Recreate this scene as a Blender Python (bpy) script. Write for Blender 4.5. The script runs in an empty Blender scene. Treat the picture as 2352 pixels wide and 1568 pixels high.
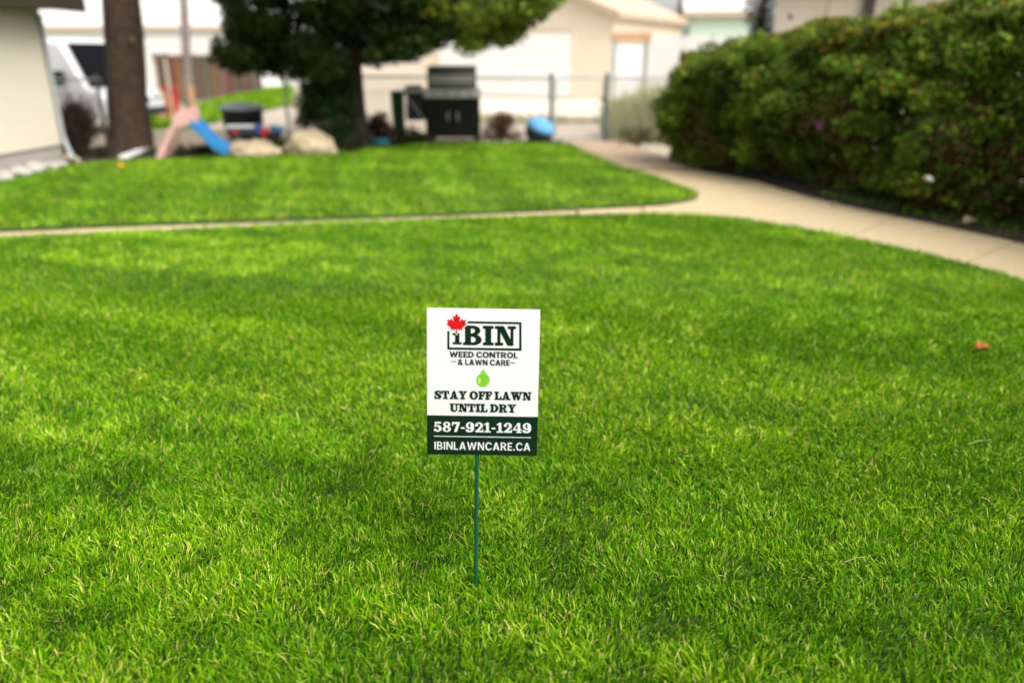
import bpy, bmesh, math, random
import numpy as np
from mathutils import Vector, Matrix, noise, Euler

random.seed(7); rng = np.random.default_rng(11)
SC = bpy.context.scene
COL = SC.collection
R = math.radians

# ------------------------------------------------------------------ camera
CAM_H = 1.5
PITCH = R(20.35)
cam_d = bpy.data.cameras.new('camera'); cam = bpy.data.objects.new('camera', cam_d); COL.objects.link(cam)
cam.location = (0, 0, CAM_H); cam.rotation_euler = (R(90) - PITCH, 0, 0)
cam_d.sensor_width = 36; cam_d.lens = 26.79; cam_d.clip_start = 0.05; cam_d.clip_end = 600
cam_d.dof.use_dof = True; cam_d.dof.focus_distance = 2.46; cam_d.dof.aperture_fstop = 0.93
SC.camera = cam

# ------------------------------------------------------------------ sky, sun, exposure
SUN_EL, SUN_AZ = 52, 134          # azimuth clockwise from +Y (camera looks along +Y)
world = bpy.data.worlds.new('World'); SC.world = world; world.use_nodes = True
nt = world.node_tree; nt.nodes.clear()
sky = nt.nodes.new('ShaderNodeTexSky'); sky.sky_type = 'NISHITA'; sky.sun_disc = False
sky.sun_elevation = R(SUN_EL); sky.sun_rotation = R(SUN_AZ); sky.dust_density = 4.0; sky.air_density = 1.0; sky.ozone_density = 0.6
hs = nt.nodes.new('ShaderNodeHueSaturation'); hs.inputs['Saturation'].default_value = 0.22; hs.inputs['Value'].default_value = 1.0
bg = nt.nodes.new('ShaderNodeBackground'); bg.inputs['Strength'].default_value = 0.15
wo = nt.nodes.new('ShaderNodeOutputWorld')
nt.links.new(sky.outputs[0], hs.inputs['Color']); nt.links.new(hs.outputs[0], bg.inputs[0]); nt.links.new(bg.outputs[0], wo.inputs[0])
sl = bpy.data.lights.new('sun', 'SUN'); sl.energy = 1.5; sl.angle = R(45); sl.color = (1.0, .94, .84)
so = bpy.data.objects.new('sun', sl); COL.objects.link(so)
so.rotation_euler = (R(90 - SUN_EL), 0, R(-SUN_AZ + 180)); so.location = (0, -5, 20)
vs = SC.view_settings
vs.view_transform = 'Standard'; vs.look = 'None'; vs.exposure = 1.04; vs.gamma = 1.0
SC.render.engine = 'CYCLES'
SC.cycles.use_denoising = True
SC.cycles.max_bounces = 4; SC.cycles.diffuse_bounces = 2; SC.cycles.transmission_bounces = 4; SC.cycles.transparent_max_bounces = 6

# ------------------------------------------------------------------ helpers
F_, CX_, CY_ = 1750., 1176., 784.
_c, _s = math.cos(PITCH), math.sin(PITCH)
def ray(x, y):
    u = (x - CX_) / F_; v = -(y - CY_) / F_
    return Vector((u, _c + v * _s, -_s + v * _c))
def gp(x, y, z=0.):                     # ground point
    d = ray(x, y); t = (z - CAM_H) / d.z
    return Vector((t * d.x, t * d.y, z))
def at(x, y, Y):                        # point at depth Y
    d = ray(x, y); t = Y / d.y
    return Vector((t * d.x, Y, CAM_H + t * d.z))

def tag(o, label=None, cat=None, group=None, kind=None):
    if label: o['label'] = label
    if cat: o['category'] = cat
    if group: o['group'] = group
    if kind: o['kind'] = kind
    return o
def empty(name, loc=(0, 0, 0), rz=0., rx=0., ry=0.):
    o = bpy.data.objects.new(name, None); COL.objects.link(o); o.location = loc; o.rotation_euler = (rx, ry, rz)
    o.empty_display_size = .1
    return o

class MB:
    def __init__(s): s.v = []; s.f = []
    def add(s, vs, fs):
        b = len(s.v); s.v += [tuple(p) for p in vs]; s.f += [tuple(i + b for i in f) for f in fs]; return s
    def box(s, x0, x1, y0, y1, z0, z1, M=None):
        vs = [Vector((x, y, z)) for z in (z0, z1) for y in (y0, y1) for x in (x0, x1)]
        if M is not None: vs = [M @ v for v in vs]
        return s.add(vs, [(0, 2, 3, 1), (4, 5, 7, 6), (0, 1, 5, 4), (2, 6, 7, 3), (0, 4, 6, 2), (1, 3, 7, 5)])
    def tube(s, pts, rads, n=8, cap=True):
        pts = [Vector(p) for p in pts]
        if not hasattr(rads, '__len__'): rads = [rads] * len(pts)
        rings = []; ref = None; b = len(s.v); vs = []
        for i, p in enumerate(pts):
            t = (pts[min(i + 1, len(pts) - 1)] - pts[max(i - 1, 0)]).normalized()
            if ref is None: ref = Vector((1, 0, 0)) if abs(t.x) < .8 else Vector((0, 1, 0))
            a = (ref - t * ref.dot(t)).normalized(); ref = a; c = t.cross(a)
            for k in range(n):
                th = 2 * math.pi * k / n; vs.append(p + (a * math.cos(th) + c * math.sin(th)) * rads[i])
        fs = []
        for i in range(len(pts) - 1):
            for k in range(n):
                k2 = (k + 1) % n; fs.append((i * n + k, i * n + k2, (i + 1) * n + k2, (i + 1) * n + k))
        if cap: fs.append(tuple(range(n - 1, -1, -1))); fs.append(tuple((len(pts) - 1) * n + k for k in range(n)))
        return s.add(vs, fs)
    def prism(s, poly, axis, a0, a1):    # poly 2-D list, extruded along axis ('x','y','z')
        def mk(p, a):
            return {'x': (a, p[0], p[1]), 'y': (p[0], a, p[1]), 'z': (p[0], p[1], a)}[axis]
        n = len(poly); vs = [mk(p, a0) for p in poly] + [mk(p, a1) for p in poly]
        fs = [tuple(range(n)), tuple(range(2 * n - 1, n - 1, -1))] + [(i, n + i, n + (i + 1) % n, (i + 1) % n) for i in range(n)]
        return s.add(vs, fs)
    def lathe(s, prof, n=24, c=(0, 0, 0)):
        vs = []; fs = []
        for r, z in prof:
            for k in range(n):
                a = 2 * math.pi * k / n; vs.append((c[0] + r * math.cos(a), c[1] + r * math.sin(a), c[2] + z))
        for i in range(len(prof) - 1):
            for k in range(n):
                k2 = (k + 1) % n; fs.append((i * n + k, i * n + k2, (i + 1) * n + k2, (i + 1) * n + k))
        fs.append(tuple(range(n - 1, -1, -1))); fs.append(tuple((len(prof) - 1) * n + k for k in range(n)))
        return s.add(vs, fs)
    def build(s, name, mat, parent=None, smooth=False, bevel=0., loc=None):
        me = bpy.data.meshes.new(name); me.from_pydata(s.v, [], s.f); me.update()
        bm = bmesh.new(); bm.from_mesh(me); bmesh.ops.recalc_face_normals(bm, faces=bm.faces); bm.to_mesh(me); bm.free()
        if smooth:
            me.polygons.foreach_set('use_smooth', [True] * len(me.polygons))
            try: me.set_sharp_from_angle(angle=R(42))
            except Exception: pass
        me.materials.append(mat)
        o = bpy.data.objects.new(name, me); COL.objects.link(o)
        if parent is not None: o.parent = parent
        if loc is not None: o.location = loc
        if bevel > 0:
            m = o.modifiers.new('bevel', 'BEVEL'); m.width = bevel; m.segments = 2; m.limit_method = 'ANGLE'
        return o

def mat(name, col, rough=.6, metal=0., var=.12, scale=8., bump=.0, bscale=60., spec=.4, col2=None, detail=6., clear=0.):
    m = bpy.data.materials.new(name); m.use_nodes = True; n = m.node_tree.nodes; l = m.node_tree.links
    p = n['Principled BSDF']; p.inputs['Roughness'].default_value = rough; p.inputs['Metallic'].default_value = metal
    p.inputs['Specular IOR Level'].default_value = spec
    if clear: p.inputs['Coat Weight'].default_value = clear
    tc = n.new('ShaderNodeTexCoord'); nz = n.new('ShaderNodeTexNoise'); nz.inputs['Scale'].default_value = scale; nz.inputs['Detail'].default_value = detail
    nz.inputs['Roughness'].default_value = .65
    l.new(tc.outputs['Object'], nz.inputs['Vector'])
    rp = n.new('ShaderNodeValToRGB'); rp.color_ramp.elements[0].position = .3; rp.color_ramp.elements[1].position = .7
    c2 = col2 if col2 else tuple(min(1, c * (1 + var)) for c in col)
    c1 = col if col2 else tuple(c * (1 - var) for c in col)
    rp.color_ramp.elements[0].color = (*c1, 1); rp.color_ramp.elements[1].color = (*c2, 1)
    l.new(nz.outputs['Fac'], rp.inputs[0]); l.new(rp.outputs[0], p.inputs['Base Color'])
    if bump > 0:
        nb = n.new('ShaderNodeTexNoise'); nb.inputs['Scale'].default_value = bscale; nb.inputs['Detail'].default_value = 5
        l.new(tc.outputs['Object'], nb.inputs['Vector'])
        bp = n.new('ShaderNodeBump'); bp.inputs['Strength'].default_value = bump; bp.inputs['Distance'].default_value = .02
        l.new(nb.outputs['Fac'], bp.inputs['Height']); l.new(bp.outputs[0], p.inputs['Normal'])
    return m

def leaf_mat(name, trans=.3, rough=.5, spec=.3):
    """per-leaf colour comes from the face colour attribute 'tint'"""
    m = bpy.data.materials.new(name); m.use_nodes = True; n = m.node_tree.nodes; l = m.node_tree.links
    p = n['Principled BSDF']; p.inputs['Roughness'].default_value = rough; p.inputs['Specular IOR Level'].default_value = spec
    a = n.new('ShaderNodeAttribute'); a.attribute_name = 'tint'
    src = a.outputs['Color']
    l.new(src, p.inputs['Base Color'])
    tr = n.new('ShaderNodeBsdfTranslucent'); l.new(src, tr.inputs['Color'])
    ms = n.new('ShaderNodeMixShader'); ms.inputs[0].default_value = trans
    l.new(p.outputs[0], ms.inputs[1]); l.new(tr.outputs[0], ms.inputs[2]); l.new(ms.outputs[0], n['Material Output'].inputs['Surface'])
    return m

def np_mesh(name, V, polys_n, material, tint=None, parent=None, kind=None):
    """V (N*k,3) vertices, every polygon has k vertices in order; tint (N,3)"""
    k = polys_n; N = len(V) // k
    me = bpy.data.meshes.new(name)
    me.vertices.add(len(V)); me.vertices.foreach_set('co', V.astype(np.float32).ravel())
    me.loops.add(len(V)); me.loops.foreach_set('vertex_index', np.arange(len(V), dtype=np.int32))
    me.polygons.add(N); me.polygons.foreach_set('loop_start', np.arange(0, len(V), k, dtype=np.int32))
    try: me.polygons.foreach_set('loop_total', np.full(N, k, dtype=np.int32))
    except Exception: pass
    me.update(calc_edges=True)
    if tint is not None:
        a = me.attributes.new('tint', 'FLOAT_COLOR', 'FACE')
        a.data.foreach_set('color', np.concatenate([tint, np.ones((N, 1))], 1).astype(np.float32).ravel())
    me.materials.append(material)
    o = bpy.data.objects.new(name, me); COL.objects.link(o)
    if parent is not None: o.parent = parent
    if kind: o['kind'] = kind
    return o

def leaves(centres, size, normals=None, aspect=.55, droop=0., jitter=.9):
    """leaf quads (rhombus folded open) at the given centres -> vertex array"""
    N = len(centres)
    d = rng.normal(size=(N, 3)); d[:, 2] -= droop; d /= np.linalg.norm(d, axis=1)[:, None]
    n = rng.normal(size=(N, 3)) * jitter
    if normals is not None: n = n * .6 + normals
    n[:, 2] += .35
    s = np.cross(d, n); s /= np.maximum(np.linalg.norm(s, axis=1), 1e-6)[:, None]
    L = (size * rng.uniform(.6, 1.3, N))[:, None]
    up = np.cross(s, d) * L * .12
    a = centres - d * L * .5; b = centres + s * L * aspect * .5 + up; c = centres + d * L * .5; e = centres - s * L * aspect * .5 + up
    return np.stack([a, b, c, e], 1).reshape(-1, 3)

def pick(cols, w, N, var=.25):
    cols = np.array(cols); idx = rng.choice(len(cols), N, p=np.array(w) / sum(w))
    return cols[idx] * rng.uniform(1 - var, 1 + var, (N, 1)) * rng.uniform(.92, 1.08, (N, 3))

def nz3(p, s, off=0.): return noise.noise(Vector(p) * s + Vector((off, off * 1.7, off * .3)))

def in_poly(px, py, poly):
    poly = np.array(poly); x1, y1 = poly[:, 0], poly[:, 1]; x2, y2 = np.roll(x1, -1), np.roll(y1, -1)
    r = np.zeros(len(px), bool)
    for a, b, c, d in zip(x1, y1, x2, y2):
        cnd = ((b > py) != (d > py)) & (px < (c - a) * (py - b) / ((d - b) if d != b else 1e-9) + a)
        r ^= cnd
    return r
def smooth_line(pts, n=6):
    pts = [np.array(p, float) for p in pts]; out = []
    for i in range(len(pts) - 1):
        p0 = pts[max(i - 1, 0)]; p1 = pts[i]; p2 = pts[i + 1]; p3 = pts[min(i + 2, len(pts) - 1)]
        for k in range(n):
            t = k / n
            out.append(.5 * (2 * p1 + (p2 - p0) * t + (2 * p0 - 5 * p1 + 4 * p2 - p3) * t * t + (-p0 + 3 * p1 - 3 * p2 + p3) * t ** 3))
    out.append(pts[-1]); return [tuple(p) for p in out]

# ------------------------------------------------------------------ materials
M = {}
M['dirt'] = mat('dirt', (.20, .165, .12), .95, scale=3, var=.3, bump=.6, bscale=30)
M['gravel'] = mat('gravel', (.38, .32, .245), .95, scale=14, var=.22, bump=.5, bscale=120)
M['mulch'] = mat('mulch', (.045, .032, .022), .95, scale=20, var=.5, bump=.9, bscale=70)
M['soil'] = mat('soil', (.040, .075, .010), .95, scale=25, var=.4, bump=.7, bscale=90)
M['concrete'] = mat('concrete', (.52, .41, .245), .9, scale=45, var=.20, bump=.45, bscale=220, detail=8)
M['brown_concrete'] = mat('brown_concrete', (.36, .265, .175), .9, scale=30, var=.2, bump=.4, bscale=200)
M['apron'] = mat('apron', (.62, .55, .45), .9, scale=10, var=.1, bump=.2)
M['stucco'] = mat('stucco', (.74, .675, .55), .92, scale=60, var=.06, bump=.5, bscale=260)
M['foundation'] = mat('foundation', (.36, .33, .30), .92, scale=20, var=.15, bump=.3)
M['soffit'] = mat('soffit', (.035, .028, .018), .7)
M['white'] = mat('white_paint', (.78, .775, .75), .5, var=.03)
M['pale_siding'] = mat('pale_siding', (.60, .59, .565), .6, var=.04)
M['shingle_grey'] = mat('grey_shingle', (.50, .49, .47), .9, scale=40, var=.15, bump=.3)
M['shingle_salmon'] = mat('salmon_shingle', (.60, .38, .27), .9, scale=30, var=.14, bump=.3)
M['cream'] = mat('cream_wall', (.70, .61, .47), .85, scale=30, var=.05, bump=.2)
M['trim'] = mat('trim', (.42, .34, .25), .6)
M['bark'] = mat('bark', (.050, .031, .020), .95, scale=9, var=.5, bump=1.0, bscale=26)
M['bark2'] = mat('bark_dark', (.025, .018, .012), .95, scale=9, var=.5, bump=1.0, bscale=26)
M['polewood'] = mat('weathered_pole', (.20, .165, .145), .9, scale=6, var=.3, bump=.4)
M['fencewood'] = mat('fence_wood', (.10, .062, .045), .9, scale=5, var=.35, bump=.4)
M['galv'] = mat('galvanised', (.36, .39, .38), .5, .25, var=.2, scale=30)
M['galv_dark'] = mat('green_grey_post', (.10, .125, .12), .5, .3, var=.2, scale=20)
M['black'] = mat('black_enamel', (.007, .007, .006), .5, var=.2, spec=.18)
M['blackplastic'] = mat('black_plastic', (.012, .012, .012), .55, var=.2)
M['greylid'] = mat('grey_lid', (.34, .37, .37), .45, var=.1)
M['steel'] = mat('stainless', (.50, .48, .44), .42, .45, var=.12, scale=4)
M['steel_dark'] = mat('dark_steel', (.15, .15, .135), .45, .4, var=.12)
M['pink'] = mat('pink_plastic', (.72, .43, .39), .5, var=.10, scale=5)
M['blue'] = mat('blue_plastic', (.035, .23, .52), .5, var=.12, scale=5)
M['paleblue'] = mat('pale_blue_plastic', (.11, .32, .56), .55, var=.25, scale=9, spec=.2)
M['navy'] = mat('navy_plastic', (.03, .07, .25), .4)
M['red'] = mat('red_plastic', (.50, .045, .03), .4, var=.06)
M['orange'] = mat('orange_plastic', (.62, .22, .08), .5, var=.08)
M['charcoal'] = mat('charcoal_plastic', (.025, .028, .035), .5, var=.15)
M['tan_rock'] = mat('tan_rock', (.46, .365, .24), .95, scale=6, var=.35, bump=.9, bscale=14)
M['pale_rock'] = mat('pale_rock', (.34, .32, .28), .9, scale=9, var=.3, bump=.9, bscale=20)
M['timber'] = mat('pale_timber', (.50, .43, .33), .9, scale=6, var=.2, bump=.3)
M['carwhite'] = mat('car_white', (.72, .73, .74), .25, var=.02, spec=.5, clear=.5)
M['glass'] = mat('dark_glass', (.003, .003, .004), .5, var=.1, spec=.08)
M['greenglass'] = mat('green_glass', (.10, .16, .15), .12, var=.4, scale=2, spec=.6)
M['rubber'] = mat('rubber', (.012, .012, .012), .8)
M['greenplastic'] = mat('green_plastic', (.035, .10, .035), .5, var=.15)
M['teal'] = mat('teal_plastic', (.02, .16, .20), .5)
M['mint'] = mat('mint_wall', (.48, .60, .50), .8, var=.05)
M['beige'] = mat('beige_siding', (.48, .42, .33), .8, var=.05)
M['orangewood'] = mat('orange_wood', (.45, .27, .15), .8, scale=7, var=.2)
M['sign_white'] = mat('sign_white', (.79, .80, .80), .5, var=.035, scale=7, spec=.2)
M['sign_green'] = mat('sign_dark_green', (.006, .025, .011), .8, var=.05, spec=.04)
M['sign_red'] = mat('sign_red', (.58, .010, .012), .6, var=.25, scale=30, spec=.1)
M['sign_lime'] = mat('sign_lime', (.20, .52, .04), .6, var=.04, spec=.1)
M['sign_lime_pale'] = mat('sign_lime_pale', (.52, .72, .12), .4, var=.04)
M['stake'] = mat('green_stake', (.006, .10, .048), .35, var=.15, spec=.5)
M['grass'] = leaf_mat('grass_blades', .30, .55, .08)
M['leaf'] = leaf_mat('foliage', .25, .6, .12)
M['twig'] = mat('twig', (.05, .032, .022), .95, var=.4)
M['dryleaf'] = mat('dry_leaf', (.27, .085, .014), .8, scale=30, var=.45)
M['yellowleaf'] = mat('yellow_leaf', (.62, .33, .03), .6, scale=30, var=.3)
M['tanleaf'] = mat('tan_leaf', (.42, .33, .19), .7, scale=30, var=.3)
M['paper'] = mat('white_litter', (.38, .37, .36), .7)
M['straw'] = mat('straw', (.36, .33, .18), .7, var=.2)

# ------------------------------------------------------------------ ground, paths
g = MB(); g.add([(-150, -60, -.06), (150, -60, -.06), (150, 300, -.06), (-150, 300, -.06)], [(0, 1, 2, 3)])
tag(g.build('ground', M['gravel']), kind='structure')

front_edge = smooth_line([(-11, 5.02), (-7.5, 5.95), (-4.65, 6.70), (-2.3, 7.28), (0.11, 7.75), (1.5, 7.87), (2.09, 7.73), (2.62, 7.30), (3.14, 6.58), (3.53, 5.90), (3.74, 5.22), (3.95, 4.2), (4.0, 2.5), (4.0, -2.5)])
FRONT = front_edge + [(-11, -2.5)]
back_edge = smooth_line([(-8.6, 6.05), (-4.82, 7.10), (-1.32, 7.76), (1.3, 8.36), (1.75, 8.52), (2.12, 8.85), (2.22, 9.25), (2.12, 9.75), (2.0, 10.35), (1.69, 11.5), (1.4, 13.0), (1.12, 14.7)])
BACK = back_edge + [(.3, 14.95), (-.63, 14.86), (-1.8, 14.5), (-3.14, 13.55), (-4.2, 12.95), (-5.7, 12.3), (-6.4, 11.95), (-6.65, 11.5), (-6.74, 10.5), (-7.2, 9.0), (-8.6, 8.2)]

def turf(name, poly, z=-.012):
    """soil bed of a lawn, gently uneven, standing a little above the path"""
    bm = bmesh.new()
    vs_ = [bm.verts.new((x, y, z)) for x, y in poly]; f = bm.faces.new(vs_)
    r = bmesh.ops.extrude_face_region(bm, geom=[f]); 
    for v in [e for e in r['geom'] if isinstance(e, bmesh.types.BMVert)]: v.co.z = z - .06
    bmesh.ops.recalc_face_normals(bm, faces=bm.faces)
    me = bpy.data.meshes.new(name); bm.to_mesh(me); bm.free(); me.materials.append(M['soil'])
    o = bpy.data.objects.new(name, me); COL.objects.link(o); return tag(o, kind='structure')
turf('front_lawn_soil', FRONT); turf('back_lawn_soil', BACK)

# concrete path: one slab per bay, with open joints
path = empty('path'); tag(path, kind='structure')
def slab(quad, m_='concrete', dz=0.):
    c = np.mean(np.array(quad), 0); q = [tuple(c + (np.array(p) - c) * (1 - .012 / max(.2, np.linalg.norm(np.array(p) - c)))) for p in quad]
    m = MB(); m.prism(q, 'z', -.075, -.035 + dz + random.uniform(-.004, .004)); return m.build('slab', M[m_], path, bevel=.006)
A_ = [(-11, 4.7), (-9.3, 5.22), (-7.6, 5.72), (-5.9, 6.17), (-4.2, 6.60), (-2.5, 7.03), (-.8, 7.40), (.75, 7.68)]
for i in range(len(A_) - 1):
    (x0, y0), (x1, y1) = A_[i], A_[i + 1]
    slab([(x0, y0), (x1, y1), (x1 - .1, y1 + .9), (x0 - .1, y0 + .9)])
slab([(.75, 7.68), (1.42, 7.62), (1.42, 8.72), (.65, 8.62)])
Lft = [(3.98, 1.5), (3.95, 3.0), (3.85, 4.4), (3.5, 5.85), (2.9, 6.7), (1.42, 7.62), (1.42, 8.65), (2.0, 9.6), (1.62, 11.32), (1.40, 12.4), (1.2, 13.5), (1.05, 15.1)]
Rgt = [(5.35, 1.5), (5.25, 3.2), (4.98, 5.2), (4.55, 6.75), (4.02, 7.9), (3.5, 8.95), (3.45, 9.4), (3.3, 10.25), (2.85, 11.5), (2.5, 12.5), (2.3, 13.6), (2.2, 15.1)]
for i in range(len(Lft) - 1):
    slab([Lft[i], Rgt[i], Rgt[i + 1], Lft[i + 1]], *(('brown_concrete', .05) if i >= 8 else ()))
# planted beds
def sheet(name, pts, z, m, kind='structure'):
    b = MB(); b.prism([tuple(p) for p in pts], 'z', z - .05, z); return tag(b.build(name, m), kind=kind)
sheet('hedge_bed', [(4.5, 6.75), (5.4, 3), (5.4, -2), (9, -2), (9, 7), (5, 12.6), (2.75, 13.2), (2.45, 12.2), (2.75, 11.25), (3.3, 10.25), (3.95, 8.0)], -.025, M['mulch'])
sheet('garden_bed', [(-7.4, 11.4), (-6.4, 11.9), (-5.7, 12.25), (-4.2, 12.9), (-3.14, 13.5), (-1.8, 14.45), (-.63, 14.8), (1.0, 14.9), (1.0, 15.6), (-1.0, 15.9), (-4.6, 14.7), (-6.2, 13.8), (-9.5, 14.8), (-9.5, 12.4)], -.02, M['mulch'])
sheet('driveway_apron', [(-2.5, 21.5), (9, 19.5), (14, 30), (5.5, 33.2), (-6, 38)], -.045, M['apron'])
sheet('side_street', [(-9.2, 15.9), (-4.6, 15.9), (-3, 21), (-4, 30), (-16, 60), (-24, 60), (-11.2, 21)], -.05, M['gravel'])

# ------------------------------------------------------------------ lawn grass: every blade a bent strip
# mower tracks on the front lawn: (polyline, half width) lanes lean to and fro, wheel lines are pressed low, and both are tinted
TRACKS = [smooth_line([gp(x, y).to_2d() for x, y in t], 10) for t in (
    [(-200, 545), (100, 602), (480, 642), (900, 662), (1250, 690), (1700, 728), (2060, 765), (2330, 800), (2600, 850)],
    [(-200, 790), (80, 850), (330, 905), (560, 930), (800, 985), (1150, 1040), (1600, 1110), (2100, 1190), (2600, 1260)],
    [(1560, 490), (1750, 530), (1950, 590), (2150, 665), (2400, 770)],
    [(900, 500), (1250, 540), (1600, 600), (1900, 655), (2250, 730)])]
TR_W = [1.0, .8, .8, .5]
def seg_dist(px, py, line):
    best = np.full(len(px), 9.); sgn = np.zeros(len(px))
    for (a, b), (c, d) in zip(line[:-1], line[1:]):
        vx, vy = c - a, d - b; t = np.clip(((px - a) * vx + (py - b) * vy) / (vx * vx + vy * vy + 1e-9), 0, 1)
        dx, dy = px - a - t * vx, py - b - t * vy; q = np.hypot(dx, dy); m = q < best
        best = np.where(m, q, best); sgn = np.where(m, np.sign(vx * dy - vy * dx), sgn)
    return best, sgn
_perm = np.random.default_rng(5).random((256, 256))
def vnoise(x, y, s, off):
    """smooth value noise, about -1..1"""
    X = np.asarray(x) * s + off * 7.3 + 300; Y = np.asarray(y) * s - off * 3.1 + 300
    i = np.floor(X).astype(int); j = np.floor(Y).astype(int); u = X - i; v = Y - j; u = u * u * (3 - 2 * u); v = v * v * (3 - 2 * v)
    q = lambda a, b: _perm[a & 255, b & 255]
    n = (q(i, j) * (1 - u) + q(i + 1, j) * u) * (1 - v) + (q(i, j + 1) * (1 - u) + q(i + 1, j + 1) * u) * v
    return (n - .5) * 2

GPAL = [(.078, .238, .002), (.145, .350, .003), (.262, .465, .010), (.45, .57, .09), (.030, .128, .002), (.50, .42, .14)]
GW = [.27, .29, .19, .09, .145, .015]
def lawn(name, label, pts, lane_fn, hh, wid, lane_k=.08, wild=1.35, simple_y=99.):
    x, y = pts[:, 0], pts[:, 1]; n = len(x)
    uu = (x * .956 - y * .29) * .26; vv = x * .29 + y * .956      # streaks follow the mower
    n1 = vnoise(uu, vv, 1.3, 3.1); n2 = vnoise(uu, vv, 3.6, 8.7); n3 = vnoise(x, y, 7.0, 5.2); n4 = vnoise(x, y, 19., 2.6)
    lane, press = lane_fn(x, y)
    tone = .10 + .28 * n1 + .55 * n2 + .32 * n3 + .18 * n4 + lane * lane_k - press * .30  # stripe sheen, bright streaks and dark low pockets are put into blade colour
    H = hh * np.clip(1 + .06 * n2 + .22 * n3 + .34 * n4, .5, 1.7) * rng.uniform(.55, 1.25, n) * (1 - .22 * press)
    ang = np.where(lane > 0, -1.9, 1.3) + 1.5 * n3 + 1.2 * n4 + rng.normal(0, .75 * wild, n); wl = rng.random(n) < .22; ang = np.where(wl, rng.uniform(0, 6.283, n), ang)
    lean = np.clip(np.abs(rng.normal(.50, .30, n)) + .15 * n3, .02, 1.35)
    dx, dy = np.cos(ang), np.sin(ang); tw = rng.uniform(-1.3, 1.3, n); wx = -dy * np.cos(tw) + dx * np.sin(tw); wy = dx * np.cos(tw) + dy * np.sin(tw)
    w = wid * np.interp(y, [3.2, 6.5], [1., 1.75 if simple_y < 99 and wid < .006 else 1.]) * rng.uniform(.55, 1.3, n) * .5; z0 = -.014 + .007 * (n1 + 1)
    def P(t, k):
        a = lean * (.45 + .95 * t); r = H * t * np.sin(a)
        c = np.stack([x + dx * r, y + dy * r, z0 + H * t * np.cos(a * .9)], 1); s = np.stack([wx, wy, np.zeros(n)], 1) * (w * k)[:, None]
        return c - s, c + s
    tipk = np.where(rng.random(n) < .5, .5, .08)
    a0, a1 = P(0, np.full(n, .85)); b0, b1 = P(.55, np.ones(n)); c0, c1 = P(1., tipk)
    col = pick(GPAL, GW, n, .22)
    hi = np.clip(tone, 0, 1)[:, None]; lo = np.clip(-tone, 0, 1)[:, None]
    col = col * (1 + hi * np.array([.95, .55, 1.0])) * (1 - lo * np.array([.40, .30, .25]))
    fa = y > simple_y; ne = ~fa       # far blades: one quad each, near blades: two
    V = np.concatenate([np.stack([a0, a1, b1, b0, b0, b1, c1, c0], 1)[ne].reshape(-1, 3), np.stack([a0, a1, c1, c0], 1)[fa].reshape(-1, 3)])
    T = np.concatenate([np.repeat(col[ne], 2, 0), col[fa]])
    o = np_mesh(name, V, 4, M['grass'], T, None, 'stuff'); return tag(o, label, 'grass')

def rand_pts(poly, dens, box, inside_view=True, m=.9):
    x0, x1, y0, y1 = box; n = int((x1 - x0) * (y1 - y0) * dens); x = rng.uniform(x0, x1, n); y = rng.uniform(y0, y1, n)
    k = in_poly(x, y, poly)
    if inside_view: k &= np.abs(x) < (y * .70 + m)
    return np.stack([x[k], y[k]], 1)
pn = np.concatenate([rand_pts(FRONT, 25000, (-4, 4, .9, 3.0), m=.25), rand_pts(FRONT, 16000, (-5, 5, 3.0, 5.0), m=.3), rand_pts(FRONT, 8000, (-7, 5, 5.0, 8.2), m=.3)])
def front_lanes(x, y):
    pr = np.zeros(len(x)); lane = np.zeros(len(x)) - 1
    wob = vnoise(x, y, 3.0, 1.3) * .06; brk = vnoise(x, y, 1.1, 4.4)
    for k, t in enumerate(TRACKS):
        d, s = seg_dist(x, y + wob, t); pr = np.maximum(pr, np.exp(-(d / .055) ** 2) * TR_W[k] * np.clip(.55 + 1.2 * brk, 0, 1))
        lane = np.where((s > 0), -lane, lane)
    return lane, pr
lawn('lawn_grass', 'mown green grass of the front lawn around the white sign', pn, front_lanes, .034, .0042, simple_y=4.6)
pb = rand_pts(BACK, 2700, (-9, 3, 6, 15.2), m=.4)
def back_lanes(x, y):
    ph = (x + .22 * (y - 8) + vnoise(x, y, .5, 2.2) * .25) / .55
    return np.where(np.sin(ph * math.pi) > 0, 1., -1.), np.exp(-(np.sin(ph * math.pi) / .25) ** 2) * .15
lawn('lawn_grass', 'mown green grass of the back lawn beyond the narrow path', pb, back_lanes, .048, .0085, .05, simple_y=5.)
FAR = [gp(x, y).to_2d()[:] for x, y in ((340, 316), (520, 272), (672, 238), (676, 198), (600, 203), (455, 240), (340, 268))]
sheet('verge_soil', FAR, -.03, M['soil'])
flat_lane = lambda x, y: (np.ones(len(x)), np.zeros(len(x)))
lawn('verge_grass', 'bright green grass verge below the brown board fence', rand_pts(FAR, 300, (-20, -6, 14, 60), False), flat_lane, .09, .034)
HB = [(4.5, 6.75), (5.4, 3), (5.9, 3), (5.3, 6.9), (4.6, 8.1), (3.75, 9.3), (3.62, 8.9), (3.95, 8.0)]
lawn('verge_grass', 'thin dark grass and weeds along the hedge foot', rand_pts(HB, 550, (3, 6, 3, 9.5), False), lambda x, y: (np.ones(len(x)), np.ones(len(x))), .06, .006)  # sparse, darker-tinted blades carry the hedge's shade in their colour

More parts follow.
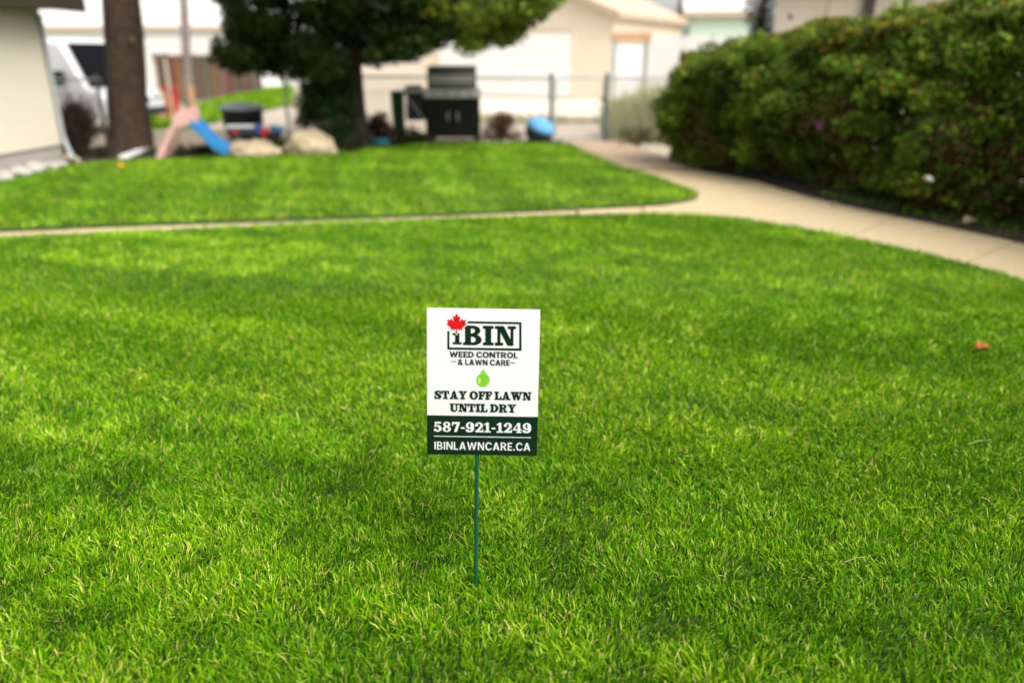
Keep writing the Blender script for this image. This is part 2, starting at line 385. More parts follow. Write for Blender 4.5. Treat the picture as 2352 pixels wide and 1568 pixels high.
# ------------------------------------------------------------------ the lawn sign
def bx_(x0, y0, x1, y1): return lambda X, Y: np.minimum(np.minimum(X - x0, x1 - X), np.minimum(Y - y0, y1 - Y))
def el_(cx, cy, rx, ry): return lambda X, Y: (1 - np.sqrt(((X - cx) / rx) ** 2 + ((Y - cy) / ry) ** 2)) * min(rx, ry)
def pl_(*p):
    c = np.mean(p, 0)
    def f(X, Y):
        r = np.full(X.shape, 9.)
        for (a, b), (d, e) in zip(p, p[1:] + p[:1]):
            nx, ny = -(e - b), d - a; L = math.hypot(nx, ny) or 1
            s = 1 if (c[0] - a) * nx + (c[1] - b) * ny > 0 else -1
            r = np.minimum(r, s * ((X - a) * nx + (Y - b) * ny) / L)
        return r
    return f
def U(*fs): return lambda X, Y: np.maximum.reduce([f(X, Y) for f in fs])
def I_(*fs): return lambda X, Y: np.minimum.reduce([f(X, Y) for f in fs])
def D_(a, b): return lambda X, Y: np.minimum(a(X, Y), -b(X, Y))
def ring(cx, cy, rx, ry, ix, iy, irx, iry): return D_(el_(cx, cy, rx, ry), el_(ix, iy, irx, iry))
SLAB = {
 'I': (.5, U(bx_(.115, 0, .385, 1), bx_(0, 0, .5, .14), bx_(0, .86, .5, 1))),
 'i': (.48, U(bx_(.13, 0, .37, .6), bx_(0, 0, .5, .12), bx_(0, .48, .3, .6))),
 'L': (.78, U(bx_(.1, 0, .37, 1), bx_(0, .86, .48, 1), bx_(0, 0, .78, .14), bx_(.65, 0, .78, .36))),
 'T': (.86, U(bx_(.295, 0, .565, 1), bx_(0, .86, .86, 1), bx_(0, .62, .12, 1), bx_(.74, .62, .86, 1), bx_(.18, 0, .68, .14))),
 'F': (.76, U(bx_(.1, 0, .37, 1), bx_(0, 0, .5, .14), bx_(0, .86, .76, 1), bx_(.63, .62, .76, 1), bx_(.3, .44, .58, .57), bx_(.5, .34, .6, .67))),
 'Y': (.95, U(pl_((.1, .95), (.39, .95), (.6, .42), (.36, .42)), pl_((.72, .95), (.85, .95), (.6, .42), (.46, .42)), bx_(.35, 0, .6, .48), bx_(.22, 0, .73, .14), bx_(0, .86, .48, 1), bx_(.58, .86, .95, 1))),
 'A': (1., U(pl_((.38, 1), (.62, 1), (.91, 0), (.62, 0)), pl_((.40, 1), (.53, 1), (.24, 0), (.11, 0)), bx_(.25, .25, .7, .38), bx_(0, 0, .38, .14), bx_(.53, 0, 1, .14))),
 'N': (1., U(bx_(.12, 0, .25, 1), bx_(.75, 0, .88, 1), pl_((.12, 1), (.42, 1), (.88, 0), (.60, 0)), bx_(0, .86, .4, 1), bx_(0, 0, .38, .14), bx_(.62, .86, 1, 1))),
 'W': (1.35, U(pl_((.1, .95), (.38, .95), (.55, 0), (.33, 0)), pl_((.36, 0), (.5, 0), (.73, .95), (.6, .95)), pl_((.55, .95), (.81, .95), (1., 0), (.78, 0)), pl_((.86, 0), (1., 0), (1.24, .95), (1.12, .95)), bx_(0, .86, .48, 1), bx_(.52, .86, .88, 1), bx_(.98, .86, 1.35, 1))),
 'U': (.98, U(bx_(.11, .3, .38, 1), bx_(.72, .3, .85, 1), I_(ring(.48, .33, .37, .35, .55, .34, .18, .22), lambda X, Y: .34 - Y), bx_(0, .86, .48, 1), bx_(.6, .86, .98, 1))),
 'O': (.98, ring(.49, .5, .49, .52, .49, .5, .2, .38)),
 'D': (.95, U(bx_(.1, 0, .37, 1), I_(ring(.38, .5, .57, .5, .38, .5, .27, .37), lambda X, Y: X - .36), bx_(0, .86, .45, 1), bx_(0, 0, .45, .14))),
 'B': (.88, U(bx_(.1, 0, .37, 1), I_(ring(.45, .75, .37, .25, .45, .74, .13, .12), lambda X, Y: X - .44), I_(ring(.47, .275, .41, .28, .47, .28, .14, .15), lambda X, Y: X - .44), bx_(0, .87, .46, 1), bx_(0, 0, .48, .13), bx_(.3, .45, .5, .58))),
 'R': (.97, U(bx_(.1, 0, .37, 1), I_(ring(.47, .735, .39, .265, .47, .73, .14, .13), lambda X, Y: X - .45), pl_((.46, .5), (.70, .5), (.88, .06), (.62, .06)), bx_(.62, 0, .97, .14), bx_(0, 0, .47, .14), bx_(0, .87, .48, 1), bx_(.3, .43, .52, .56))),
 'S': (.8, U(D_(ring(.4, .725, .38, .295, .44, .73, .17, .15), bx_(.44, .42, .9, .70)), D_(ring(.4, .285, .4, .3, .36, .27, .17, .15), bx_(-.1, .30, .36, .58)), pl_((.08, .66), (.3, .8), (.74, .36), (.5, .2)), bx_(.66, .64, .77, 1), bx_(.02, 0, .13, .36))),
 '1': (.62, U(bx_(.19, 0, .46, 1), bx_(.0, 0, .64, .14), pl_((.0, .73), (.0, .83), (.3, 1), (.3, .82)))),
 '2': (.78, U(D_(ring(.39, .69, .37, .32, .35, .70, .14, .18), bx_(-.1, .3, .36, .70)), pl_((.03, .12), (.36, .14), (.74, .58), (.46, .55)), bx_(.03, 0, .78, .19), el_(.15, .72, .15, .14), bx_(.67, 0, .78, .34))),
 '4': (.86, U(bx_(.44, 0, .70, 1), bx_(.02, .24, .86, .38), pl_((.02, .37), (.17, .37), (.56, 1), (.44, 1)), bx_(.31, 0, .83, .13))),
 '5': (.76, U(bx_(.1, .80, .7, 1), bx_(.1, .48, .22, 1), D_(ring(.36, .34, .39, .35, .30, .34, .16, .2), bx_(-.1, .25, .28, .48)), el_(.14, .19, .14, .14))),
 '7': (.76, U(bx_(.02, .80, .76, 1), bx_(.02, .60, .13, 1), pl_((.48, .86), (.76, .86), (.48, 0), (.2, 0)))),
 '8': (.8, U(ring(.4, .75, .34, .26, .4, .76, .12, .13), ring(.4, .28, .39, .29, .4, .27, .14, .15))),
 '9': (.8, U(ring(.4, .665, .39, .345, .37, .68, .13, .2), D_(D_(el_(.36, .38, .43, .39), el_(.28, .42, .26, .28)), bx_(-.1, .3, .4, .9)), el_(.16, .15, .15, .14))),
 '-': (.42, bx_(.03, .33, .39, .50)),
}
def field_mesh(fn, x0, x1, y0, y1, h):
    """fill the region fn>0 with flat polygons (marching squares, full cells merged into runs)"""
    nx, ny = max(2, int(round((x1 - x0) / h))), max(2, int(round((y1 - y0) / h)))
    xs = np.linspace(x0, x1, nx + 1); ys = np.linspace(y0, y1, ny + 1); X, Y = np.meshgrid(xs, ys); Fv = fn(X, Y) + 1e-6
    out = []
    for j in range(ny):
        i = 0
        while i < nx:
            q = [(xs[i], ys[j], Fv[j, i]), (xs[i + 1], ys[j], Fv[j, i + 1]), (xs[i + 1], ys[j + 1], Fv[j + 1, i + 1]), (xs[i], ys[j + 1], Fv[j + 1, i])]
            ins = [p[2] > 0 for p in q]
            if all(ins):
                k = i
                while k + 1 < nx and Fv[j, k + 2] > 0 and Fv[j + 1, k + 2] > 0: k += 1
                out.append([(xs[i], ys[j]), (xs[k + 1], ys[j]), (xs[k + 1], ys[j + 1]), (xs[i], ys[j + 1])]); i = k + 1; continue
            if any(ins):
                pg = []
                for a in range(4):
                    p, r = q[a], q[(a + 1) % 4]
                    if p[2] > 0: pg.append(p[:2])
                    if (p[2] > 0) != (r[2] > 0):
                        t = p[2] / (p[2] - r[2]); pg.append((p[0] + (r[0] - p[0]) * t, p[1] + (r[1] - p[1]) * t))
                if len(pg) > 2: out.append(pg)
            i += 1
    return out
SW, SH, SZ0, SX0 = .320, .430, .432, -.145      # plate width, height, lower edge along the stake, left edge
def uv(x, y):       # sign artwork coordinates -> local metres on the plate
    left = 108.; right = 1162 - 32 * (y - 90) / 1350.
    return SX0 + SW * (x - left) / (right - left), SZ0 + SH * (1 - (y - 84) / 1358.)
YF = -.0042          # face of the print, in front of the plate
sign = empty('lawn_sign', (-.11, 1.90, -.01), rx=R(-10), ry=R(1.0))
tag(sign, 'white and dark green lawn care sign on a thin green stake in the grass', 'sign')
def print_poly(name, polys, m, y=YF, lab=None):
    me = MB()
    for pg in polys: me.add([(p[0], y, p[1]) for p in pg], [tuple(range(len(pg)))])
    o = me.build(name, m, sign)
    if lab: o['label'] = lab
    return o
def slab_line(txt, x0, x1, ytop, ybot, m, y=YF, gap=.07, space=.34, fat=.028, lab=None, font=SLAB):
    tot = 0; pos = []
    for ch in txt:
        if ch == ' ': tot += space - gap; continue
        pos.append((ch, tot)); tot += font[ch][0] + gap
    tot -= gap; polys = []
    for ch, ox in pos:
        w, fn = font[ch]
        for pg in field_mesh((lambda X, Y, f=fn: f(X, Y) + fat), -.04, w + .04, -.04, 1.04, .026):
            polys.append([uv(x0 + (x1 - x0) * (ox + px) / tot, ybot - (ybot - ytop) * py) for px, py in pg])
    return print_poly('lettering', polys, m, y, lab)
SANS = {
 'I': (.2, bx_(0, 0, .2, 1)), 'E': (.62, U(bx_(0, 0, .2, 1), bx_(0, 0, .62, .17), bx_(0, .83, .62, 1), bx_(0, .42, .56, .58))),
 'L': (.58, U(bx_(0, 0, .2, 1), bx_(0, 0, .58, .17))), 'T': (.7, U(bx_(.25, 0, .45, 1), bx_(0, .83, .7, 1))),
 'D': (.82, U(bx_(0, 0, .2, 1), I_(ring(.27, .5, .55, .5, .27, .5, .34, .33), lambda X, Y: X - .26), bx_(0, 0, .28, .17), bx_(0, .83, .28, 1))),
 'O': (.94, ring(.47, .5, .47, .52, .47, .5, .26, .34)), 'C': (.86, D_(ring(.47, .5, .47, .52, .49, .5, .27, .34), bx_(.55, .30, 1.2, .70))),
 'N': (.84, U(bx_(0, 0, .2, 1), bx_(.64, 0, .84, 1), pl_((0, 1), (.24, 1), (.84, 0), (.6, 0)))),
 'R': (.78, U(bx_(0, 0, .2, 1), I_(ring(.36, .7, .38, .3, .36, .7, .18, .14), lambda X, Y: X - .35), bx_(.1, .84, .37, 1), bx_(.1, .40, .37, .56), pl_((.30, .46), (.52, .46), (.80, 0), (.55, 0)))),
 'W': (1.26, U(pl_((0, 1), (.21, 1), (.45, 0), (.25, 0)), pl_((.26, 0), (.45, 0), (.71, .96), (.55, .96)), pl_((.55, .96), (.71, .96), (1., 0), (.81, 0)), pl_((.81, 0), (1.01, 0), (1.26, 1), (1.05, 1)))),
 'A': (.9, U(pl_((.34, 1), (.56, 1), (.9, 0), (.68, 0)), pl_((.34, 1), (.56, 1), (.22, 0), (0, 0)), bx_(.2, .19, .7, .35))),
 'B': (.76, U(bx_(0, 0, .2, 1), I_(ring(.36, .74, .34, .26, .36, .74, .15, .11), lambda X, Y: X - .35), I_(ring(.38, .28, .38, .28, .38, .28, .18, .12), lambda X, Y: X - .35), bx_(.1, .85, .37, 1), bx_(.1, 0, .38, .16), bx_(.1, .42, .4, .58))),
 '&': (.92, U(ring(.40, .76, .27, .26, .40, .77, .11, .11), D_(ring(.36, .27, .36, .29, .36, .27, .17, .13), bx_(.46, .30, .9, .62)), pl_((.20, .62), (.42, .64), (.94, 0), (.68, 0)), pl_((.66, .42), (.86, .42), (.66, .10), (.52, .14)))),
 '.': (.2, bx_(0, 0, .2, .2)),
}
def sans_line(txt, x0, x1, ytop, ybot, m, y=YF, fat=.0, lab=None):
    return slab_line(txt, x0, x1, ytop, ybot, m, y, gap=.13, space=.42, fat=fat, lab=lab, font=SANS)
m = MB(); m.box(SX0, SX0 + SW, -.0035, .0, SZ0, SZ0 + SH); m.build('plate', M['sign_white'], sign, bevel=.0008)
m = MB(); zb = uv(600, 1071)[1]; m.box(SX0 - .0004, SX0 + SW + .0004, -.0039, -.0036, SZ0 - .0004, zb); m.build('dark_band', M['sign_green'], sign)
m = MB(); m.tube([(0, .004, -.18), (0, .0045, SZ0 + .16)], .0060, 10); m.build('stake', M['stake'], sign, smooth=True)
for zc in (SZ0 + .05, SZ0 + .14): m = MB(); m.box(-.014, .014, .0001, .0105, zc - .006, zc + .006); m.build('clip', M['stake'], sign)
# logo frame
def rect_(a, b, c, d): return [uv(a, d), uv(c, d), uv(c, b), uv(a, b)]
print_poly('logo_frame', [rect_(298, 437, 988, 458), rect_(298, 290, 318, 437), rect_(966, 198, 988, 437), [uv(478, 217), uv(966, 217), uv(966, 197), uv(492, 197)]], M['sign_green'], lab='dark green rectangular frame around the logo')
slab_line('i', 347, 430, 237, 410, M['sign_green'], gap=0, fat=.0)
slab_line('BIN', 445, 935, 237, 413, M['sign_green'], gap=.075, fat=.01)
half = [(0, 1.0), (.14, .70), (.29, .78), (.22, .38), (.42, .60), (.47, .47), (.70, .52), (.62, .27), (.74, .20), (.38, -.10), (.43, -.24), (.045, -.17), (.055, -.48)]
leafpts = half + [(-a, b) for a, b in reversed(half[1:])]
def tri_fan(pts, cx, cy):
    return [[(cx, cy), pts[i], pts[(i + 1) % len(pts)]] for i in range(len(pts))]
lw = 95 / .74
print_poly('maple_leaf_halo', [[uv(385 + p[0] * lw * 1.13, 205 + 52 - (p[1] + .02) * 128 * 1.10) for p in t] for t in tri_fan(leafpts, 0, .1)], M['sign_white'], YF - .0004)
print_poly('maple_leaf', [[uv(385 + p[0] * lw, 205 + 45 - p[1] * 128) for p in t] for t in tri_fan(leafpts, 0, .1)], M['sign_red'], YF - .0008, lab='red maple leaf emblem')
sans_line('WEED CONTROL', 320, 952, 475, 527, M['sign_green'], fat=.03)
sans_line('& LAWN CARE', 395, 878, 545, 597, M['sign_green'], fat=.025)
print_poly('flourish', [[uv(312, 567), uv(378, 572), uv(378, 561)]], M['sign_green']); print_poly('flourish', [[uv(952, 571), uv(888, 576), uv(888, 565)]], M['sign_green'])
def drop_pts(cx, cy, r, top):
    pts = []
    for k in range(33):
        a = R(-235 + 290 * k / 32 ); 
        pts.append((cx + r * math.cos(R(35) - R(290) * k / 32 * 1.0), cy - r * math.sin(R(35) - R(290) * k / 32)))
    return pts + [(cx - r * .40, cy - (cy - top) * .66), (cx, top), (cx + r * .40, cy - (cy - top) * .66)]
dp = drop_pts(630, 735, 63, 630)
print_poly('droplet', [[uv(*p) for p in t] for t in tri_fan(dp, 630, 735)], M['sign_lime'], lab='lime green water droplet')
print_poly('droplet_glint', [[uv(595 + 13 * math.cos(t / 16 * 6.283), 738 + 30 * math.sin(t / 16 * 6.283)) for t in range(16)], [uv(600, 698), uv(612, 690), uv(628, 656), uv(624, 655)]], M['sign_lime_pale'], YF - .0004)
print_poly('droplet_shine', [[uv(688, 735), uv(684, 760), uv(670, 782), uv(650, 792), uv(668, 772), uv(678, 750)]], M['sign_lime_pale'], YF - .0004)
slab_line('STAY OFF LAWN', 178, 1078, 840, 915, M['sign_green'])
slab_line('UNTIL DRY', 320, 935, 958, 1033, M['sign_green'])
slab_line('587-921-1249', 170, 1078, 1130, 1225, M['sign_white'], YF - .0004, gap=.07, fat=-.006)
print_poly('rule_line', [rect_(172, 1264, 1076, 1271)], M['sign_white'], YF - .0004)
sans_line('IBINLAWNCARE.CA', 175, 1070, 1318, 1395, M['sign_white'], YF - .0004, fat=-.012)

# ------------------------------------------------------------------ small things on the lawn
def curled_leaf(name, loc, size, m, label, rz=0., cat='leaf', lobes=5):
    mb = MB(); n = 20; pts = [(0, 0, .004)]
    for k in range(n):
        a = 6.283 * k / n; r = size * (.42 + .08 * math.cos(a * lobes) + random.uniform(-.03, .03)) * (1.25 if abs(a - 3.14) > 1 else .9)
        pts.append((r * math.cos(a), r * .75 * math.sin(a), .012 + size * .35 * (abs(math.sin(a)) ** 2) * .6 + random.uniform(0, .006)))
    mb.add(pts, [(0, 1 + k, 1 + (k + 1) % n) for k in range(n)])
    mb.tube([(0, 0, .006), (-size * .5, .01, .014), (-size * .8, .0, .01)], .0015, 5)
    o = mb.build(name, m, smooth=True); o.location = loc; o.rotation_euler = (R(12), R(-6), rz)
    md = o.modifiers.new('solid', 'SOLIDIFY'); md.thickness = .0012
    return tag(o, label, cat)
p = gp(2250, 808); curled_leaf('fallen_leaf', (p.x, p.y, .018), .085, M['dryleaf'], 'curled rusty orange fallen leaf on the right of the front lawn', .4)
p = gp(283, 391); curled_leaf('fallen_leaf', (p.x, p.y, .045), .14, M['yellowleaf'], 'yellow orange fallen leaf on the back lawn near the house corner', 1.4)
p = gp(2225, 516); curled_leaf('fallen_leaf', (p.x, p.y, .02), .16, M['tanleaf'], 'pale tan fallen leaf on the bare soil at the hedge foot', .2)
p = gp(1915, 468); curled_leaf('fallen_leaf', (p.x, p.y, -.02), .10, M['tanleaf'], 'small tan fallen leaf on the path edge under the hedge', 2.2)
p = gp(580, 427); curled_leaf('fallen_leaf', (p.x, p.y, .04), .09, M['bark2'], 'small dark brown fallen leaf in the middle of the back lawn', .9)
def straw(px0, px1, label):
    a = gp(*px0, .05); b = gp(*px1, .045); mid = (a + b) / 2 + Vector((0, 0, .008))
    o = MB().tube([a, mid, b], [.0012, .0011, .0006], 5).build('grass_straw', M['straw'], smooth=True); return tag(o, label, 'straw')
straw((2222, 1020), (2275, 1010), 'pale dry grass straw lying on the lawn below the rusty leaf')
straw((60, 1075), (98, 1098), 'reddish dry straw near the left edge of the lawn')
straw((1940, 1290), (1995, 1278), 'faint pale straw on the darker grass at lower right')

# ------------------------------------------------------------------ house corner at left
h = empty('house', (-6.93, 12.1, 0)); tag(h, 'cream stucco house with grey foundation at the left edge', 'house')
q0 = Vector((-6.90, 12.08, 0)); q1 = Vector((-7.25, 7.2, 0)); dr = (q1 - q0).normalized(); nr = Vector((-dr.y, dr.x, 0))   # nr points right/lawn or left
if nr.x < 0: nr = -nr
def hb(a0, a1, d0, d1, z0, z1):     # along wall, depth behind face (positive = into the house)
    c = [q0 + dr * a + nr * -d - Vector((-6.93, 12.1, 0)) for a in (a0, a1) for d in (d0, d1)]
    mb = MB(); vs_ = [(v.x, v.y, z) for z in (z0, z1) for v in (c[0], c[2], c[3], c[1])]
    mb.add(vs_, [(0, 3, 2, 1), (4, 5, 6, 7)] + [(i, (i + 1) % 4, 4 + (i + 1) % 4, 4 + i) for i in range(4)]); return mb
hb(0, 9, 0, 8, .27, 2.19).build('wall', M['stucco'], h)
hb(.02, 9, .03, 7.9, -.1, .268).build('foundation', M['foundation'], h)
hb(-.45, 9.4, -.42, 8.4, 2.192, 2.27).build('soffit', M['soffit'], h)
hb(-.47, 9.4, -.44, -.415, 2.15, 2.36).build('fascia', M['soffit'], h)
mb = MB(); 
ra = [q0 + dr * -.5 + nr * .45, q0 + dr * 9.4 + nr * .45, q0 + dr * 9.4 - nr * 8.4, q0 + dr * -.5 - nr * 8.4]; rg = [q0 + dr * -.5 - nr * 4, q0 + dr * 9.4 - nr * 4]
o_ = Vector((-6.93, 12.1, 0)); mb.add([(v.x - o_.x, v.y - o_.y, 2.37) for v in ra] + [(v.x - o_.x, v.y - o_.y, 4.1) for v in rg], [(0, 1, 5, 4), (2, 3, 4, 5), (0, 4, 3), (1, 2, 5), (0, 3, 2, 1)])
mb.build('roof', M['shingle_grey'], h)
# unseen wing behind the camera, added to shade the near lawn
wo_ = Vector((-6.93, 12.1, 0))
mb = MB(); mb.box(-13 - wo_.x, 7 - wo_.x, -9 - wo_.y, -2.4 - wo_.y, .0, 4.6); mb.build('shade_wing_wall', M['stucco'], h)
mb = MB(); mb.prism([(-9.5 - wo_.y, 4.62), (-5.7 - wo_.y, 6.4), (-1.9 - wo_.y, 4.62)], 'x', -13.4 - wo_.x, 7.4 - wo_.x); mb.build('shade_wing_roof', M['shingle_grey'], h)
for x in (-8.5, -3.0, 2.6):
    mb = MB(); mb.box(x - wo_.x, x + 1.5 - wo_.x, -2.39 - wo_.y, -2.34 - wo_.y, 1.3, 2.6); wd = mb.build('shade_wing_window', M['white'], h)
    mb = MB(); mb.box(x + .08 - wo_.x, x + 1.42 - wo_.x, -2.338 - wo_.y, -2.33 - wo_.y, 1.38, 2.52); mb.build('pane', M['greenglass'], wd)
d0 = q0 + nr * .05 + dr * .06
mb = MB(); mb.tube([(d0.x, d0.y - .02, 2.1), (d0.x + .0, d0.y - .02, .42), (d0.x + .04, d0.y - .03, .22), (d0.x + .16, d0.y - .12, .05)], .035, 8)
tag(mb.build('downspout', M['galv'], smooth=True), 'thin grey downspout at the corner of the cream house', 'downspout')

def rock(name, loc, s, m, label=None, cat=None, group=None, seed=0., flat=.7):
    bm = bmesh.new(); bmesh.ops.create_icosphere(bm, subdivisions=4, radius=1)
    for v in bm.verts:
        n_ = noise.noise(v.co * 1.1 + Vector((seed, seed * 2, 1))) * .45 + noise.noise(v.co * 2.7 + Vector((seed, 3, seed))) * .18 + abs(noise.noise(v.co * 5.5 + Vector((seed, 9, 1)))) * .12
        v.co *= 1 + n_
        v.co.x *= s[0]; v.co.y *= s[1]; v.co.z *= s[2]
        if v.co.z < -s[2] * .35: v.co.z = -s[2] * .35
    me = bpy.data.meshes.new(name); bm.to_mesh(me); bm.free(); me.materials.append(m)
    me.polygons.foreach_set('use_smooth', [True] * len(me.polygons))
    o = bpy.data.objects.new(name, me); COL.objects.link(o); o.location = (loc[0], loc[1], loc[2] + s[2] * .3)
    if label: tag(o, label, cat, group)
    return o
def px_rock(x0, x1, y0, y1, Y, m, label, seed, name='boulder', cat='boulder', group=None):
    a = at(x0, y1, Y); b = at(x1, y0, Y); w = (b.x - a.x) / 2; hh = b.z - a.z
    return rock(name, ((a.x + b.x) / 2, Y, max(-.03, a.z)), (w * .92, w * .8, hh * .78), m, label, cat, group, seed)
# pale stones at the wall foot, near to far
SP = 'pale stones at the foot of the house wall'
for k, (a, w, nm) in enumerate([(1.75, .13, 'nearest the left edge of the picture'), (1.45, .15, 'second from the left edge'), (1.12, .17, 'largest and whitest of the row'), (.80, .12, 'fourth from the left edge'), (.55, .10, 'smallest, closest to the house corner')]):
    c = q0 + dr * a + nr * .22
    rock('wall_foot_stone', (c.x, c.y, -.01), (w * 1.15, w * 1.4, w * .62), M['pale_rock'], 'pale stone at the house wall foot, ' + nm, 'stone', SP, 3.1 * k + 1)
for k, (x, y, w, nm) in enumerate([(140, 366, .08, 'left one'), (158, 372, .07, 'right one')]):
    c = gp(x, y); rock('corner_stone', (c.x + .12, c.y, 0), (w, w, w * .8), M['tan_rock'], 'small tan stone at the house corner, ' + nm, 'stone', 'tan stones at the house corner', 7.7 + k)

# ------------------------------------------------------------------ trees and shrubs
def trunk_mb(base, pts, rads, n=14, rough=.10):
    mb = MB(); mb.tube([Vector(p) for p in pts], rads, n)
    out = []
    for v in mb.v:
        d = noise.noise(Vector((v[0] * 6, v[1] * 6, v[2] * 1.4))) * rough * .5 + noise.noise(Vector((v[0] * 17, v[1] * 17, v[2] * 3))) * rough * .3
        out.append((v[0] * (1) + d, v[1] + d * .6, v[2]))
    mb.v = out; return mb
def crown(name, clumps, n_per, size, pal, w, parent, mtl='leaf', aspect=.5, droop=.3, kind='stuff', var=.25, clump_var=.3):
    Cs = []; Ts = []
    for (c, r) in clumps:
        n = int(n_per * 2.2 * (r / .5) ** 2); d = rng.normal(size=(n, 3)); d /= np.linalg.norm(d, axis=1)[:, None]
        rr = r * rng.uniform(.15, 1.0, n) ** .5; p = np.array(c) + d * rr[:, None] * np.array([1, 1, .7]); Cs.append(p)
        k = rng.uniform(1 - clump_var, 1 + clump_var); Ts.append(pick(pal, w, n, var) * k)
    Cs = np.concatenate(Cs); Ts = np.concatenate(Ts)
    V = leaves(Cs, size, None, aspect, droop)
    return np_mesh(name, V, 4, M[mtl], Ts, parent, kind)

# trunk behind the house corner, crown far above the picture
t = empty('pine_tree', (-6.55, 13.35, 0)); tag(t, 'thick brown tree trunk standing between the house and the toy slide', 'tree')
zs = [0, .15, .4, .8, 1.4, 2.0, 2.7, 3.6, 5.0, 6.8]; top = [(-.02 * z, .02 * z, z) for z in zs]
tm = trunk_mb(None, [(.02 + .115 * min(z, 3.5), 0, z - .05) for z in zs], [.42, .36, .325, .31, .295, .285, .27, .24, .18, .06], 22, .07); tm.build('trunk', M['bark'], t, smooth=True)
mb = MB()
for k in range(14):
    z = 3.3 + k * .24; a = k * 2.4; L = 1.9 - k * .08; mb.tube([(-.1, 0, z), (-.1 + L * .5 * math.cos(a), L * .5 * math.sin(a), z + .1), (-.1 + L * math.cos(a), L * math.sin(a), z - .05)], [.05, .035, .012], 6)
mb.build('limb', M['bark'], t, smooth=True)
cl = []
for k in range(60):
    a = random.uniform(0, 6.28); z = random.uniform(3.7, 7.6); r = (7.9 - z) * .42 * math.sqrt(random.random()); cl.append(((-.15 + r * math.cos(a), r * math.sin(a), z), random.uniform(.35, .55)))
crown('crown', cl, 120, .10, [(.035, .06, .022), (.05, .08, .028)], [1, 1], t, aspect=.2)
rk = MB(); rk.lathe([(.0, -.02), (.04, -.015), (.045, .0), (.03, .012), (0, .014)], 10); kn = rk.build('knot', mat('knot', (.16, .09, .035), .9, var=.3), t, smooth=True); kn.rotation_euler = (R(90), 0, 0); kp = at(304, 92, 13.09); kn.location = kp - Vector((-6.55, 13.35, 0))

# the dark broad tree in the middle
TB = Vector((-2.76, 14.1, 0)); t = empty('spreading_tree', TB); tag(t, 'dark spreading tree with low boughs left of the barbecue', 'tree')
trunk_mb(None, [(.05, 0, -.1), (.02, 0, .2), (0, 0, .7), (-.02, 0, 1.3), (.02, 0, 2.0), (.05, .1, 2.9), (0, .1, 4.2), (0, 0, 5.6)], [.24, .19, .165, .155, .15, .14, .10, .04], 16, .05).build('trunk', M['bark2'], t, smooth=True)
limbs = []
for k in range(16):
    a = k * 2.4 + .3; z = 1.5 + k * .2; L = 2.9 - k * .08
    mb = MB(); mb.tube([(0, 0, z), (L * .4 * math.cos(a), L * .4 * math.sin(a), z + .45), (L * math.cos(a), L * math.sin(a), z + .25 - .012 * k)], [.07, .05, .015], 7); mb.build('limb', M['bark2'], t, smooth=True)
cl = []
def px_clump(x, y, Y, r): c = at(x, y, Y) - TB; cl.append(((c.x, c.y, c.z), r))
# boughs that hang into the picture, left side then right side
for x, y in [(520, 10), (560, 40), (560, 90), (545, 128), (610, 60), (600, 115), (640, 20), (650, 85), (655, 125), (700, 40), (705, 100), (700, 140), (750, 30), (760, 90), (755, 140), (800, 20), (810, 70), (850, 30), (860, 80), (850, 120),
             (900, 20), (910, 60), (905, 100), (950, 25), (960, 70), (1000, 15), (1010, 60), (1050, 20), (1060, 60), (1050, 92), (535, 150), (585, 140), (630, 148), (680, 155), (730, 160), (770, 165), (715, 125), (790, 130), (840, 135), (880, 128), (925, 112), (940, 90), (990, 95), (1020, 88)]:
    for q in range(3): px_clump(x + random.uniform(-22, 22), y + random.uniform(-20, 12) - 4, random.uniform(13.0, 15.4), random.uniform(.18, .36))
for k in range(110):
    a = random.uniform(0, 6.28); u = random.random(); r = 3.0 * math.sqrt(u); z = random.uniform(2.7, 6.4 - r * .9)
    cl.append(((r * math.cos(a), r * math.sin(a) * .9, z), random.uniform(.4, .62)))
crown('crown', cl, 260, .125, [(.026, .052, .012), (.042, .078, .015), (.062, .100, .018)], [1, 1, .6], t, aspect=.42)
cl = []
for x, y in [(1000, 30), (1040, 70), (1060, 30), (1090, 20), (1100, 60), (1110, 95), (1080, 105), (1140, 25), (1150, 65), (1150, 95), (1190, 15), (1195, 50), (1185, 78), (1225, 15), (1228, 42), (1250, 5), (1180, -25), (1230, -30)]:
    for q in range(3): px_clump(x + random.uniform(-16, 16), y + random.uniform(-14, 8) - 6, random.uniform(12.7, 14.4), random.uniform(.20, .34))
o = crown('bough', cl, 230, .11, [(.08, .14, .012), (.14, .195, .015), (.21, .225, .020)], [1, 1, .7], t, aspect=.42); o['label'] = 'yellow green bough on the right of the crown'  # yellow-green leaves, tinted brighter to carry the light on this side

